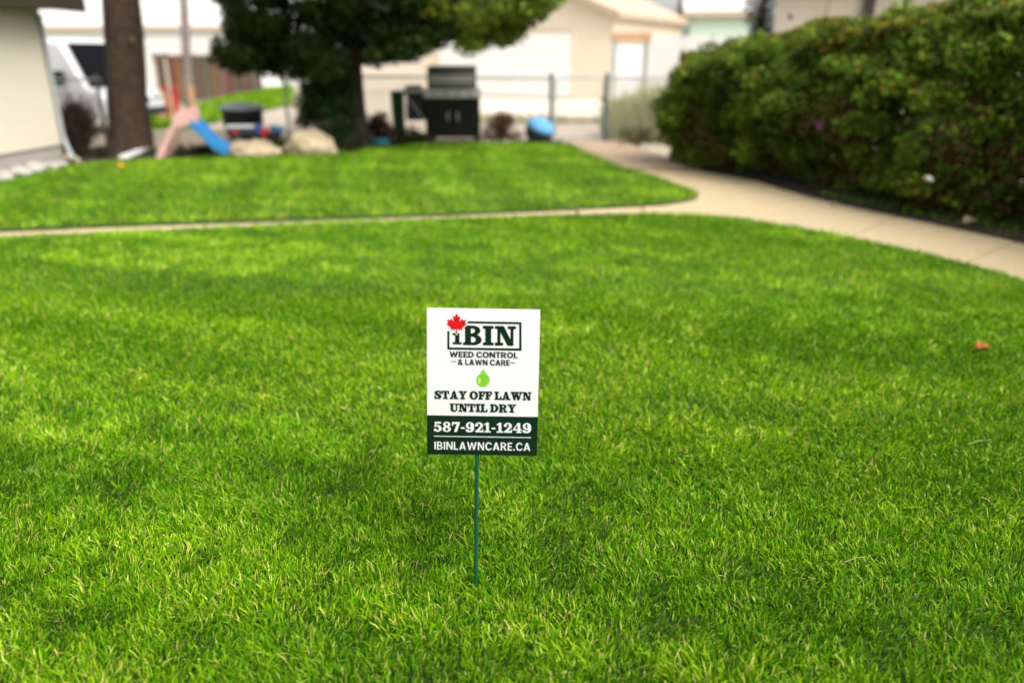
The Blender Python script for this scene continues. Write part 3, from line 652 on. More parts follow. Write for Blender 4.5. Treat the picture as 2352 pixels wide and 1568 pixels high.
def shrub(name, label, px, Y, n_cl, n_per, size, pal, w, stems=7, cat='shrub', aspect=.5, r=(.12, .2), droop=.1, stem_mat='twig', group=None):
    """shrub filling the picture box px=(x0,x1,y0,y1) at depth Y, with its own stems"""
    x0, x1, y0, y1 = px; a = at(x0, y1, Y); b = at(x1, y0, Y); cx = (a.x + b.x) / 2; w2 = (b.x - a.x) / 2; hh = b.z
    s = empty(name, (cx, Y, 0)); tag(s, label, cat, group)
    cl = []
    for k in range(n_cl):
        th = random.uniform(0, 6.28); z = random.uniform(.12, 1.) ; rad = w2 * (1.05 - .45 * z ** 2) * math.sqrt(random.random()); cl.append(((rad * math.cos(th), rad * .8 * math.sin(th), max(.05, z * hh - .08)), random.uniform(*r)))
    crown('foliage', cl, n_per, size, pal, w, s, aspect=aspect, droop=droop)
    for k in range(stems):
        th = k * 2.4; e = Vector((w2 * .7 * math.cos(th), w2 * .6 * math.sin(th), hh * random.uniform(.7, .98)))
        mb = MB(); mb.tube([(.03 * math.cos(th), .03 * math.sin(th), -.05), e * .5 + Vector((0, 0, .05)), e], [.014, .010, .003], 5); mb.build('stem', M[stem_mat], s)
    return s
shrub('cedar_shrub', 'dark green upright cedar beside the middle tree trunk', (698, 822, 155, 335), 14.0, 150, 360, .07, [(.016, .042, .010), (.028, .065, .014)], [1, 1], aspect=.35, r=(.14, .24))
# bare twiggy shrub left of the trunk
sb = empty('bare_shrub', (-7.25, 13.1, 0)); tag(sb, 'bare dark brown twiggy shrub left of the thick trunk', 'shrub')
mb = MB()
for k in range(240):
    th = random.uniform(0, 6.28); sp = random.uniform(.05, .55); hh = random.uniform(.35, 1.12) * (1 - .45 * sp); e = Vector((sp * math.cos(th), sp * .7 * math.sin(th), hh))
    m1 = e * .55 + Vector((random.uniform(-.06, .06), random.uniform(-.06, .06), .06)); mb.tube([(.08 * math.cos(th), .06 * math.sin(th), -.03), m1, e], [.008, .006, .002], 4, cap=False)
    for j in range(3):
        q = m1.lerp(e, random.random()); mb.tube([q, q + Vector((random.uniform(-.16, .16), random.uniform(-.12, .12), random.uniform(.02, .16)))], [.004, .001], 3, cap=False)
mb.build('twigs', M['twig'], sb)['kind'] = 'stuff'
cl = [((random.uniform(-.4, .4), random.uniform(-.25, .25), random.uniform(.05, .75)), .16) for k in range(26)]
crown('dead_leaves', cl, 160, .05, [(.035, .022, .012), (.05, .025, .012), (.025, .028, .012)], [1, .7, .7], sb)
shrub('low_plant', 'yellow green low plant between the two tan boulders', (632, 672, 318, 352), 13.2, 14, 420, .06, [(.07, .09, .018), (.11, .12, .02), (.04, .06, .014)], [1, 1, .6], 4, 'plant', r=(.09, .14))
shrub('red_leaf_plant', 'dark red leaved plant right of the middle tree trunk', (838, 900, 258, 335), 14.7, 26, 450, .06, [(.09, .014, .014), (.05, .010, .012), (.02, .026, .010)], [.7, .8, 1.], 5, 'plant', r=(.11, .17))
shrub('low_plant', 'dark green leafy plant under the left side shelf of the barbecue', (880, 985, 285, 336), 14.9, 24, 450, .06, [(.03, .045, .012), (.055, .07, .016), (.02, .03, .01)], [1, 1, .8], 5, 'plant', r=(.10, .16))
shrub('dry_shrub', 'reddish brown dry shrub between the barbecue and the blue tub', (1104, 1198, 254, 322), 15.35, 44, 510, .055, [(.16, .075, .045), (.11, .05, .03), (.20, .12, .07)], [1, 1, .6], 8, 'shrub', aspect=.3, r=(.10, .16))
shrub('low_plant', 'dark low ground plants under the toy slide', (385, 520, 325, 355), 13.15, 20, 510, .05, [(.03, .045, .012), (.045, .06, .014), (.02, .022, .010)], [1, .8, .7], 4, 'plant', r=(.08, .13))
shrub('low_plant', 'small tufted plant at the foot of the thick trunk', (335, 356, 330, 362), 12.9, 6, 150, .05, [(.04, .06, .016), (.06, .08, .02)], [1, 1], 3, 'plant', r=(.06, .1))

# ------------------------------------------------------------------ hedge along the path
HL = smooth_line([(2.42, 12.0), (2.75, 11.35), (3.4, 10.3), (3.95, 8.75), (4.35, 7.7), (4.95, 6.6), (5.35, 5.2), (5.6, 3.2), (5.7, 1.2)], 8)
hd = empty('hedge', (HL[0][0], HL[0][1], 0)); tag(hd, 'tall dense dark green mixed hedge along the right side of the path', 'hedge')
ho = Vector((HL[0][0], HL[0][1], 0))
cum = [0.]
for a, b in zip(HL[:-1], HL[1:]): cum.append(cum[-1] + math.hypot(b[0] - a[0], b[1] - a[1]))
HLEN = cum[-1]; HA = np.array(HL); CU = np.array(cum)
N = 130000
s_ = rng.uniform(-.15, 1, N) ; s_ = np.where(s_ < 0, -s_ * .25, s_) * HLEN * rng.uniform(.0, 1, N) ** .0
zt = rng.uniform(0, 1, N); dep = rng.exponential(.10, N); topside = rng.random(N) < .22
bx0 = np.interp(s_, CU, HA[:, 0]); by0 = np.interp(s_, CU, HA[:, 1])
tx = np.interp(s_ + .1, CU, HA[:, 0]) - np.interp(s_ - .1, CU, HA[:, 0]); ty = np.interp(s_ + .1, CU, HA[:, 1]) - np.interp(s_ - .1, CU, HA[:, 1])
ln = np.hypot(tx, ty) + 1e-9; tx /= ln; ty /= ln; nx_, ny_ = ty, -tx          # candidates for the outward normal
flip = np.where(nx_ > 0, -1., 1.); nx_ *= flip; ny_ *= flip                     # outward = towards the lawn (-x)
HT = 1.60 + .122 * s_ - .0048 * s_ ** 2
z = zt ** .85 * HT
W = 1.35
big = vnoise(s_, z, .8, 2.) * .26 + vnoise(s_, z, 2.0, 6.) * .22 + vnoise(s_, z, 5., 1.) * .13
prof = -.22 + .30 * np.sin(np.clip(z / HT, 0, 1) * 2.6) - .34 * np.clip((z / HT - .82) / .18, 0, 1) ** 2
big = big * np.clip(.35 + s_ * .6, .35, 1)
off = prof + big - dep
zz = z.copy()
# top surface
off = np.where(topside, -rng.uniform(0, W, N), off); zz = np.where(topside, HT + vnoise(s_, off, 1.1, 3.) * .22 + vnoise(s_, off, 3.2, 5.) * .10 - dep * .8 - .06, zz)
# rounded far end
endr = np.clip(1 - s_ / .5, 0, 1) ** 2 * .35
zz -= endr * (zz / HT) * .5; off = np.where(topside, off, off - endr * .3)
Pn = np.stack([bx0 + nx_ * off - ho.x, by0 + ny_ * off - ho.y, np.maximum(zz, .02)], 1)
# far end face
NE = 9000; ez = rng.uniform(0, 1, NE) * 1.6; eo = -rng.uniform(0, W, NE); ed = rng.exponential(.1, NE) + vnoise(eo, ez, 1.5, 4.) * .10
t0 = HA[0] - HA[3]; t0 = t0 / np.linalg.norm(t0); n0 = np.array([t0[1], -t0[0]]); n0 = n0 if n0[0] < 0 else -n0
Pe = np.stack([HA[0, 0] - t0[0] * ed + n0[0] * eo - ho.x, HA[0, 1] - t0[1] * ed + n0[1] * eo - ho.y, ez], 1)
NI = 65000; si = rng.uniform(0, HLEN, NI); oi = -rng.uniform(.25, W, NI); Ii = lambda q: (np.interp(si, CU, HA[:, 0]), np.interp(si, CU, HA[:, 1]))
ix, iy = Ii(0); jt = rng.integers(0, N, NI); nxi = np.interp(si, np.sort(s_), nx_[np.argsort(s_)]); nyi = np.interp(si, np.sort(s_), ny_[np.argsort(s_)])
Pi = np.stack([ix + nxi * oi - ho.x, iy + nyi * oi - ho.y, rng.uniform(.02, 1, NI) * (1.5 + .1 * si)], 1)
Pa = np.concatenate([Pn, Pe, Pi]); sA = np.concatenate([s_, np.zeros(NE), si])
kn_ = vnoise(sA, Pa[:, 2], .75, 9.) + .35 * vnoise(sA, Pa[:, 2], 2.5, 3.)
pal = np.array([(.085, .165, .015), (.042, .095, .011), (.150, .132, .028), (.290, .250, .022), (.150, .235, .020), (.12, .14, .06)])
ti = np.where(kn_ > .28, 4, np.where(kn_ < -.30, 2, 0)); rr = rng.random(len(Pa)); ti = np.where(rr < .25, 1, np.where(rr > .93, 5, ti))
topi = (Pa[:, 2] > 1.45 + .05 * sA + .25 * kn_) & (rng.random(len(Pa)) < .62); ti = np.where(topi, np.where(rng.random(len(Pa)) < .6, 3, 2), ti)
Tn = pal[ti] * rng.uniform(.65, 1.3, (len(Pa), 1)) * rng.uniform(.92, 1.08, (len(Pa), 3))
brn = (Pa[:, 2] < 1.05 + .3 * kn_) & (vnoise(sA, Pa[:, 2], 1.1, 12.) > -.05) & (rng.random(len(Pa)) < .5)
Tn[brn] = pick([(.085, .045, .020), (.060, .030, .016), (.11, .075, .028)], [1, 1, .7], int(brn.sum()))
Tn[rng.random(len(Pa)) < .012] = (.16, .05, .02)
nrm = np.concatenate([np.stack([nx_, ny_, np.full(N, .4)], 1), np.tile([-.3, .6, .4], (NE, 1)), np.tile([-.6, -.4, .2], (NI, 1))])
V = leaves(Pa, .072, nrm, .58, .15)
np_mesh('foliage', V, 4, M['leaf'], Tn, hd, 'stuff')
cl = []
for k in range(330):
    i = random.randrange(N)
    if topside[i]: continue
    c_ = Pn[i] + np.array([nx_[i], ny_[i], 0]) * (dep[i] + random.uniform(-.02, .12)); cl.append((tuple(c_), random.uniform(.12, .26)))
crown('sprigs', cl, 400, .072, [(.100, .190, .016), (.165, .240, .022), (.180, .160, .030), (.065, .130, .013)], [1, .8, .55, .8], hd, aspect=.6, droop=.1, clump_var=.55)  # brighter tint on these clumps puts light and dark into the hedge face
for k in range(64):
    s0 = random.uniform(.2, HLEN); x0 = float(np.interp(s0, CU, HA[:, 0])) + random.uniform(.15, .9) - ho.x; y0 = float(np.interp(s0, CU, HA[:, 1])) + random.uniform(0, .4) - ho.y
    mb = MB(); e = Vector((x0 + random.uniform(-.4, .4), y0 + random.uniform(-.3, .3), random.uniform(1.2, 1.85)))
    mb.tube([(x0, y0, -.05), (x0 + random.uniform(-.1, .1), y0, .6), e], [.022, .016, .005], 5); mb.build('stem', M['twig'], hd)
def flower(px, Y, label):
    c = at(*px, Y); mb = MB()
    for k in range(7):
        a = k * .9; r = .018 if k else 0; q = Vector((r * math.cos(a), r * .6 * math.sin(a), r * math.sin(a)))
        for pp in range(5):
            th = pp * 1.2566; mb.add([q, q + Vector((.016 * math.cos(th), -.010, .016 * math.sin(th))), q + Vector((.022 * math.cos(th + .5), -.006, .022 * math.sin(th + .5))), q + Vector((.016 * math.cos(th + 1.), -.010, .016 * math.sin(th + 1.)))], [(0, 1, 2, 3)])
    o = mb.build('flower', M['purple'], hd, loc=c - ho); o['label'] = label
M['purple'] = mat('purple_petal', (.16, .04, .16), .6, var=.2)
flower((1880, 288), 8.9, 'purple flower on the hedge face'); flower((1815, 40), 10.2, 'pale purple flower on the hedge top')
c = at(2130, 408, 7.35); mb = MB()
bm = bmesh.new(); bmesh.ops.create_icosphere(bm, subdivisions=3, radius=.035)
for v in bm.verts: v.co *= 1 + noise.noise(v.co * 30) * .7; v.co.z *= .7
me = bpy.data.meshes.new('litter'); bm.to_mesh(me); bm.free(); me.materials.append(M['paper']); o = bpy.data.objects.new('litter', me); COL.objects.link(o); o.location = at(2133, 410, 7.0)
tag(o, 'scrap of white litter caught low in the dark hedge', 'litter')

# ------------------------------------------------------------------ chain-link fence and gate
def mesh_wires(mb, x0, x1, z0, z1, y, pitch=.06, r=.0015):
    n = int((x1 - x0) / pitch) + 1; H = z1 - z0
    for sgn in (1, -1):
        for k in range(-int(H / pitch) - 1, n + int(H / pitch) + 2):
            xa = x0 + k * pitch; pts = []
            # clip the diagonal x = xa + sgn*(z-z0) to the panel
            t0, t1 = 0., H
            if sgn > 0: t0 = max(t0, x0 - xa); t1 = min(t1, x1 - xa)
            else: t0 = max(t0, xa - x1); t1 = min(t1, xa - x0)
            if t1 - t0 > .02: mb.tube([(xa + sgn * t0, y, z0 + t0), (xa + sgn * t1, y, z0 + t1)], r, 3, cap=False)
def chain_fence(name, label, p0, p1, posts, hgt=1.16, post_r=.028, pm='galv', rails=True, big=()):
    p0, p1 = Vector((*p0, 0)), Vector((*p1, 0)); L = (p1 - p0).length; a = math.atan2(p1.y - p0.y, p1.x - p0.x)
    f = empty(name, p0, rz=a); tag(f, label, 'fence')
    for i, q in enumerate(posts):
        mb = MB(); r = post_r * (1.45 if i in big else 1); mb.lathe([(r, -.1), (r, hgt + .03), (r * 1.2, hgt + .035), (r * 1.2, hgt + .055), (r * .5, hgt + .085)], 12, (q, 0, 0)); mb.build('post', M[pm], f, smooth=True)
    if rails:
        mb = MB(); mb.tube([(0, 0, hgt), (L, 0, hgt)], .019, 8); mb.build('top_rail', M['galv'], f, smooth=True)
        mb = MB(); mesh_wires(mb, 0, L, .04, hgt - .01, .02); mb.build('wire_mesh', M['galv'], f)['kind'] = 'stuff'
    return f
chain_fence('chain_link_fence', 'chain link fence behind the barbecue ending at a thick grey post', (-3.9, 16.3), (.76, 15.3), [0.02, 2.4, 4.76], big=(2,), pm='galv_dark')
chain_fence('chain_link_fence', 'short chain link panel left of the middle tree above the big boulder', (-4.72, 16.6), (-3.9, 16.3), [0.02, .46])
chain_fence('chain_link_fence', 'chain link fence between the house corner and the thick trunk', (-9.4, 14.9), (-7.1, 13.9), [.35, 1.15, 2.4], pm='galv_dark')
chain_fence('chain_link_fence', 'chain link fence in front of the dry weeds right of the gate', (1.80, 15.25), (4.3, 14.9), [.0, 1.2, 2.4], pm='galv_dark', big=(0,))
gt = empty('garden_gate', (.80, 15.3, 0), rz=R(16)); tag(gt, 'narrow chain link gate standing ajar at the end of the path', 'gate')
mb = MB(); mb.tube([(.04, 0, .06), (.04, 0, 1.12), (.10, 0, 1.16), (.88, 0, 1.16), (.94, 0, 1.10), (.94, 0, .06), (.04, 0, .06)], .017, 8); mb.build('gate_frame', M['galv'], gt, smooth=True)
mb = MB(); mb.tube([(.04, 0, .6), (.94, 0, .6)], .012, 6); mb.build('mid_rail', M['galv'], gt)
mb = MB(); mesh_wires(mb, .05, .93, .07, 1.14, .012, .07, .0016); mb.build('wire_mesh', M['galv'], gt)['kind'] = 'stuff'
mb = MB(); mb.box(.90, 1.0, -.03, .03, .72, .80); mb.build('latch', M['galv_dark'], gt)
gt.rotation_euler = (0, 0, R(-3))
# white pebbles at the bed edge
for k, (x, w, nm) in enumerate([(1118, .06, 'nearest the barbecue'), (1140, .045, 'second from the barbecue'), (1163, .07, 'largest in the middle of the row'), (1190, .045, 'fourth from the barbecue'), (1212, .055, 'under the blue tub')]):
    c = gp(x, 327); rock('edging_stone', (c.x, 15.0, -.01), (w * 1.3, w, w * .55), M['pale_rock'], 'white edging stone on the far lawn edge, ' + nm, 'stone', 'white edging stones by the barbecue', k * 2.2 + 5)
c = gp(958, 330); rock('stone', (c.x, 15.05, -.02), (.17, .13, .13), M['pale_rock'], 'pale stone on the ground left of the barbecue cabinet', 'stone', None, 31.)

# ------------------------------------------------------------------ barbecue
gx0 = gp(978, 327).x; gx1 = gp(1104, 326).x; GW = gx1 - gx0; bq = empty('barbecue_grill', ((gx0 + gx1) / 2, 15.15, 0), rz=R(3)); tag(bq, 'black cabinet gas barbecue with silver lid and side shelf', 'barbecue')
w = GW / 2 - .01
mb = MB(); mb.box(-w, w, -.24, .30, .09, .80); mb.build('cabinet', M['black'], bq, bevel=.012)
for s in (-1, 1):
    mb = MB(); mb.box(min(s * .006, s * (w - .01)), max(s * .006, s * (w - .01)), -.262, -.242, .11, .76); d = mb.build('door', M['black'], bq, bevel=.006)
    mb = MB(); mb.tube([(s * .09, -.266, .40), (s * .09, -.295, .41), (s * .09, -.295, .55), (s * .09, -.266, .56)], .011, 8); mb.build('handle', M['steel'], d, smooth=True)
for sx in (-1, 1):
    for sy in (-.2, .26):
        mb = MB(); mb.lathe([(.02, -.02), (.045, -.01), (.045, .06), (.02, .08)], 12, (sx * (w - .08), sy, .0)); mb.build('caster', M['rubber'], bq, smooth=True)
mb = MB(); mb.prism([(-.30, .80), (-.33, .83), (-.29, .965), (.31, .965), (.31, .80)], 'x', -w - .02, w + .02); cp = mb.build('control_panel', M['steel'], bq, bevel=.006)
for k in range(4):
    mb = MB(); mb.lathe([(.028, 0), (.030, .012), (.022, .03), (.010, .032)], 14); kb = mb.build('knob', M['steel_dark'], bq, smooth=True); kb.location = (-.33 + .22 * k, -.318, .885); kb.rotation_euler = (R(80), 0, 0)
lp = [(-.28, .97), (-.29, 1.08), (-.26, 1.22), (-.18, 1.33), (-.06, 1.375), (.16, 1.375), (.27, 1.30), (.30, .97)]
mb = MB(); mb.prism(lp, 'x', -w + .06, w - .06); ld = mb.build('lid', M['steel_dark'], bq, bevel=.015)
mb = MB(); mb.prism([(-.296, 1.085), (-.268, 1.222), (-.262, 1.220), (-.288, 1.085)], 'x', -w + .10, w - .10); mb.build('lid_panel', M['steel'], ld)
mb = MB(); mb.tube([(-w + .14, -.275, 1.03), (-w + .14, -.325, 1.035), (w - .14, -.325, 1.035), (w - .14, -.275, 1.03)], .014, 8); mb.build('lid_handle', M['steel'], ld, smooth=True)
mb = MB(); mb.box(-w - .42, -w - .025, -.26, .26, .90, .965); mb.build('side_shelf', M['steel'], bq, bevel=.01)
mb = MB(); mb.box(-w - .36, -w - .06, -.20, .2, .966, 1.03); o = mb.build('side_burner_lid', mat('burner_lid', (.30, .22, .20), .5, .3), bq, bevel=.015)
mb = MB(); mb.box(-w - .36, -w - .01, -.18, .22, .40, .895); mb.build('gas_bottle_cover', M['blackplastic'], bq, bevel=.03)
mb = MB(); mb.tube([(-w - .38, -.22, .9), (-w - .05, -.22, .45)], .012, 6); mb.build('shelf_brace', M['steel'], bq)

# green bin left of the barbecue
a = at(896, 212, 15.6); b = at(934, 308, 15.6); bn = empty('garden_bin', ((a.x + b.x) / 2, 15.6, 0)); tag(bn, 'narrow dark green plastic bin left of the barbecue', 'bin')
rw = (b.x - a.x) / 2; mb = MB(); mb.lathe([(rw * .82, 0), (rw * .98, a.z - .05), (rw * 1.05, a.z - .05), (rw * 1.05, a.z - .02)], 20); mb.build('body', M['greenplastic'], bn, smooth=True)
mb = MB(); mb.lathe([(rw * 1.08, a.z - .018), (rw * 1.08, a.z), (rw * .7, a.z + .03), (.01, a.z + .035)], 20); mb.build('lid', M['greenplastic'], bn, smooth=True)
# teal coil
hc = gp(862, 344); mb = MB(); pts = []
for k in range(61):
    t_ = k / 60; a = t_ * 6.283 * 3; r = .16 - .01 * math.floor(t_ * 3); pts.append((r * math.cos(a), r * .8 * math.sin(a), .03 + .035 * t_ * 3))
mb.tube(pts, .016, 8); o = mb.build('garden_hose', M['teal'], smooth=True); o.location = (hc.x, 14.35, -.01); tag(o, 'coiled teal garden hose on the dark soil right of the tree', 'hose')

# blue tub lying by the post
a = at(1197, 268, 15.0); b = at(1262, 325, 15.0); tb = empty('plastic_tub', ((a.x + b.x) / 2, 14.98, .0), rx=0, ry=R(20), rz=R(-20)); tag(tb, 'round tub with dark base and light blue cover beside the gate post', 'tub')
r = (b.x - a.x) / 2; hh = a.z
mb = MB(); mb.lathe([(r * .55, .02), (r * .80, .05), (r * .98, hh * .40), (r * 1.0, hh * .58)], 24); mb.build('base', M['charcoal'], tb, smooth=True)
mb = MB(); mb.lathe([(r * 1.02, hh * .54), (r * 1.04, hh * .62), (r * .97, hh * .74), (r * .78, hh * .86), (r * .4, hh * .97), (.01, hh)], 24); mb.build('cover', M['paleblue'], tb, smooth=True)

# ------------------------------------------------------------------ toy slide, drum, toys, rocks
SB = Vector((-5.45, 12.75, 0)); sd = empty('toy_slide', SB); tag(sd, 'small toy slide with pink ladder side and blue chute', 'slide')
def sp(x, y, Y=12.75): c = at(x, y, Y); return (c.x - SB.x, c.z)
pk = [sp(366, 362), (sp(378, 340)), sp(398, 300), sp(412, 268), sp(420, 252), sp(434, 246), sp(447, 252), sp(450, 268), sp(447, 284), sp(436, 289), sp(420, 290), sp(410, 300), sp(398, 330), sp(386, 362)]
for k, yy in enumerate((-.20, .16)):
    mb = MB(); mb.prism(pk, 'y', yy, yy + .045); mb.build('ladder_side', M['pink'], sd, bevel=.012)
for fz in (.2, .42, .62):
    e = sp(392, 320); mb = MB(); xx = np.interp(fz, [0, .95], [sp(376, 362)[0], sp(425, 262)[0]]); mb.tube([(xx, -.16, fz), (xx, .17, fz)], .022, 8); mb.build('rung', M['pink'], sd, smooth=True)
mb = MB(); e = sp(440, 285); mb.box(sp(424, 280)[0], sp(449, 280)[0], -.15, .155, e[1] - .02, e[1] + .02); mb.build('deck', M['pink'], sd)
ch = [sp(446, 281), sp(462, 292), sp(480, 312), sp(498, 330), sp(514, 339), sp(528, 343)]
lo = [(x, z - .05) for x, z in ch]
mb = MB(); mb.prism(ch + lo[::-1], 'y', -.15, .15); mb.build('chute', M['blue'], sd)
for yy in (-.19, .15):
    mb = MB(); mb.prism([(x, z + .07) for x, z in ch] + [(x, z - .08) for x, z in ch[::-1]], 'y', yy, yy + .04); mb.build('chute_rail', M['blue'], sd, bevel=.01)
# drum
DY = 14.4; a = at(516, 322, DY); b = at(602, 236, DY); r = (b.x - a.x) / 2; dz = b.z - max(a.z, 0)
dm = empty('round_drum', ((a.x + b.x) / 2, DY, 0)); tag(dm, 'black round drum with grey domed lid behind the toys', 'drum')
zb = b.z; mb = MB(); mb.lathe([(r * .80, .0), (r * .86, .06), (r * .95, zb - .14), (r * .98, zb - .12)], 28); mb.build('body', M['blackplastic'], dm, smooth=True)
mb = MB(); mb.lathe([(r * 1.0, zb - .118), (r * 1.02, zb - .085), (r * .96, zb - .05), (r * .7, zb - .015), (r * .3, zb), (.01, zb)], 28); ldr = mb.build('lid', M['greylid'], dm, smooth=True)
mb = MB(); mb.tube([(-.07, 0, zb - .005), (-.06, 0, zb + .03), (.06, 0, zb + .03), (.07, 0, zb - .005)], .01, 6); mb.build('lid_handle', M['greylid'], ldr)
# toy truck
a = at(528, 322, 13.35); b = at(606, 292, 13.35); L = b.x - a.x; ty = empty('toy_truck', ((a.x + b.x) / 2, 13.35, max(0, a.z) + .06), rz=R(8)); tag(ty, 'dark toy truck with white rail and blue cab in front of the drum', 'toy')
mb = MB(); mb.box(-L / 2, L * .24, -.12, .12, .03, .15); mb.build('bed', M['charcoal'], ty, bevel=.01)
mb = MB(); mb.box(-L / 2 - .01, L * .25, -.13, .13, .151, .185); mb.build('rail', M['white'], ty, bevel=.006)
mb = MB(); mb.prism([(L * .25, .03), (L * .25, .2), (L * .38, .2), (L * .5, .12), (L * .5, .03)], 'y', -.11, .11); mb.build('cab', M['navy'], ty, bevel=.012)
mb = MB(); mb.box(-L * .36, -L * .2, -.128, -.1205, .06, .12); mb.build('side_badge', M['red'], ty)
for wx in (-L * .36, L * .30):
    for wy in (-.13, .10):
        mb = MB(); mb.lathe([(.03, 0), (.055, .004), (.055, .03), (.03, .034)], 14); wq = mb.build('wheel', M['rubber'], ty, smooth=True); wq.location = (wx, wy + .034, .03); wq.rotation_euler = (R(90), 0, 0)
def ball_like(name, px, Y, m, label, cat, squash=1., bite=False):
    x0, x1, y0, y1 = px; a = at(x0, y1, Y); b = at(x1, y0, Y); r = (b.x - a.x) / 2
    bm = bmesh.new(); bmesh.ops.create_uvsphere(bm, u_segments=24, v_segments=14, radius=r)
    for v in bm.verts:
        v.co.z *= squash
        if bite and v.co.z < -r * squash * .35: v.co.z = -r * squash * .35
    me = bpy.data.meshes.new(name); bm.to_mesh(me); bm.free(); me.materials.append(m); me.polygons.foreach_set('use_smooth', [True] * len(me.polygons))
    o = bpy.data.objects.new(name, me); COL.objects.link(o); o.location = ((a.x + b.x) / 2, Y, (a.z + b.z) / 2); tag(o, label, cat); return o
# red toy helmet-like bucket, pale blue bucket and black tub, sitting on the boulder edge
def bucket(name, px, Y, m, label, tilt=0., rim=None):
    x0, x1, y0, y1 = px; a = at(x0, y1, Y); b = at(x1, y0, Y); r = (b.x - a.x) / 2; hh = b.z - a.z
    t_ = empty(name, ((a.x + b.x) / 2, Y, a.z), ry=R(tilt)); tag(t_, label, 'bucket')
    mb = MB(); mb.lathe([(r * .72, 0), (r * .98, hh), (r * 1.06, hh), (r * 1.06, hh * .92 + .005)], 20); mb.build('body', m, t_, smooth=True)
    mb = MB(); mb.tube([(r * math.cos(k / 10 * 3.1416), -.02 * math.sin(k / 10 * 3.1416), hh + r * .35 * math.sin(k / 10 * 3.1416)) for k in range(11)], .006, 6); mb.build('handle', rim or m, t_)
bucket('toy_bucket', (600, 624, 296, 318), 13.35, M['red'], 'red toy bucket right of the toy truck', -12)
bucket('toy_bucket', (620, 650, 290, 306), 13.6, M['paleblue'], 'pale blue toy bucket behind the low plant', 8, M['white'])
bucket('plant_pot', (612, 645, 304, 345), 13.35, M['blackplastic'], 'black plant pot between the two tan boulders', 0)
px_rock(536, 640, 320, 358, 13.0, M['tan_rock'], 'low tan boulder in front of the toy truck', 2.3)
px_rock(662, 768, 304, 356, 13.15, M['tan_rock'], 'large tan boulder left of the middle tree trunk', 11.9)
# timbers
a = at(362, 318, 13.6); b = at(528, 300, 13.6); lb = empty('timber_edging', ((a.x + b.x) / 2, 13.6, 0)); tag(lb, 'pale weathered timber edging behind the toy slide', 'edging')
for k in range(3):
    mb = MB(); mb.box(-.75, .75, -.07 + .06 * k, .05 + .06 * k, -.02 + .12 * k, .095 + .12 * k); o = mb.build('timber', M['timber'], lb, bevel=.008)
p0 = gp(284, 366); p1 = gp(338, 350); mb = MB(); Lp = (p1 - p0).length; mb.box(0, Lp, -.07, .07, .0, .05); o = mb.build('plank', M['white'], bevel=.006); o.location = (p0.x, p0.y, .005); o.rotation_euler = (0, R(-2), math.atan2(p1.y - p0.y, p1.x - p0.x)); tag(o, 'white painted plank lying at the foot of the thick trunk', 'plank')

# orange and red play barrier behind the fence
BY = 21.; bf = empty('play_barrier', (at(378, 275, BY).x, BY, 0)); tag(bf, 'orange and red panels on pale poles behind the thick trunk', 'barrier')
bxo = bf.location.x
def bp(x, y): c = at(x, y, BY); return c.x - bxo, c.z
for x in (362, 388):
    xx = bp(x, 200)[0]; mb = MB(); mb.tube([(xx, 0, -.02), (xx, 0, bp(x, 135)[1])], .035, 8); mb.build('pole', M['timber'], bf, smooth=True)
(xa, za), (xb, zb_) = bp(357, 270), bp(380, 202); mb = MB(); mb.box(xa, xb, .04, .08, max(.05, za), zb_); o = mb.build('panel', M['orange'], bf, bevel=.01); o['label'] = 'orange panel'
(xa, za), (xb, zb_) = bp(386, 268), bp(402, 200); mb = MB(); mb.box(xa, xb, .06, .10, max(.05, za), zb_); o = mb.build('panel', M['red'], bf, bevel=.01); o['label'] = 'red panel'
mb = MB(); mb.box(bp(357, 200)[0], bp(402, 200)[0], .0, .035, bp(380, 205)[1] - .03, bp(380, 205)[1] + .05); mb.build('cross_bar', M['red'], bf)

# ------------------------------------------------------------------ utility pole
PY = 24.; c = at(432, 240, PY); pw = empty('utility_pole', (c.x, PY, 0)); tag(pw, 'slim weathered utility pole in front of the brown board fence', 'utility pole')
mb = MB(); mb.tube([(0, 0, -.1), (.2, 0, 2), (.72, 0, 7.5)], [.135, .125, .09], 14); mb.build('shaft', M['polewood'], pw, smooth=True)
mb = MB(); mb.box(-.45, 1.75, -.06, .06, 6.6, 6.75); mb.build('crossarm', M['polewood'], pw)
mb = MB(); mb.box(.10, .28, -.16, -.10, .0, .75); o = mb.build('guard_board', M['orangewood'], pw); o['label'] = 'tan guard board at the foot of the pole'

# ------------------------------------------------------------------ brown board fence
f0 = Vector((-14.6, 27.6, 0)); f1 = Vector((-14.2, 46, 0)); f0 = Vector((at(360, 200, 27.).x, 27., 0)); f1 = Vector((at(604, 200, 40.).x, 40., 0))
bfz = empty('board_fence', f0, rz=math.atan2(f1.y - f0.y, f1.x - f0.x)); tag(bfz, 'weathered brown board fence behind the green verge', 'fence')
FL = (f1 - f0).length; nb = int(FL / .16)
bmesh_board = None
for k in range(nb):
    if bmesh_board is None or k % 3 == 0:
        mb = MB(); hgt = 1.62 + random.uniform(-.03, .03); mb.box(0, .146, -.012 + random.uniform(-.004, .004), .012, .0, hgt); o = mb.build('board', M['fencewood'], bfz); bmesh_board = o.data
        # each run of boards weathers a little differently
        if random.random() < .6: o.data.materials[0] = mat('fence_wood_worn', tuple(x * random.uniform(.5, 1.7) for x in (.11, .064, .044)), .9, scale=5, var=.3)
    else: o = bpy.data.objects.new('board', bmesh_board); COL.objects.link(o); o.parent = bfz
    o.location = (k * .16, 0, random.uniform(-.015, .015))
for zz_ in (.35, 1.3):
    mb = MB(); mb.box(0, FL, .013, .055, zz_, zz_ + .09); mb.build('rail', M['fencewood'], bfz)

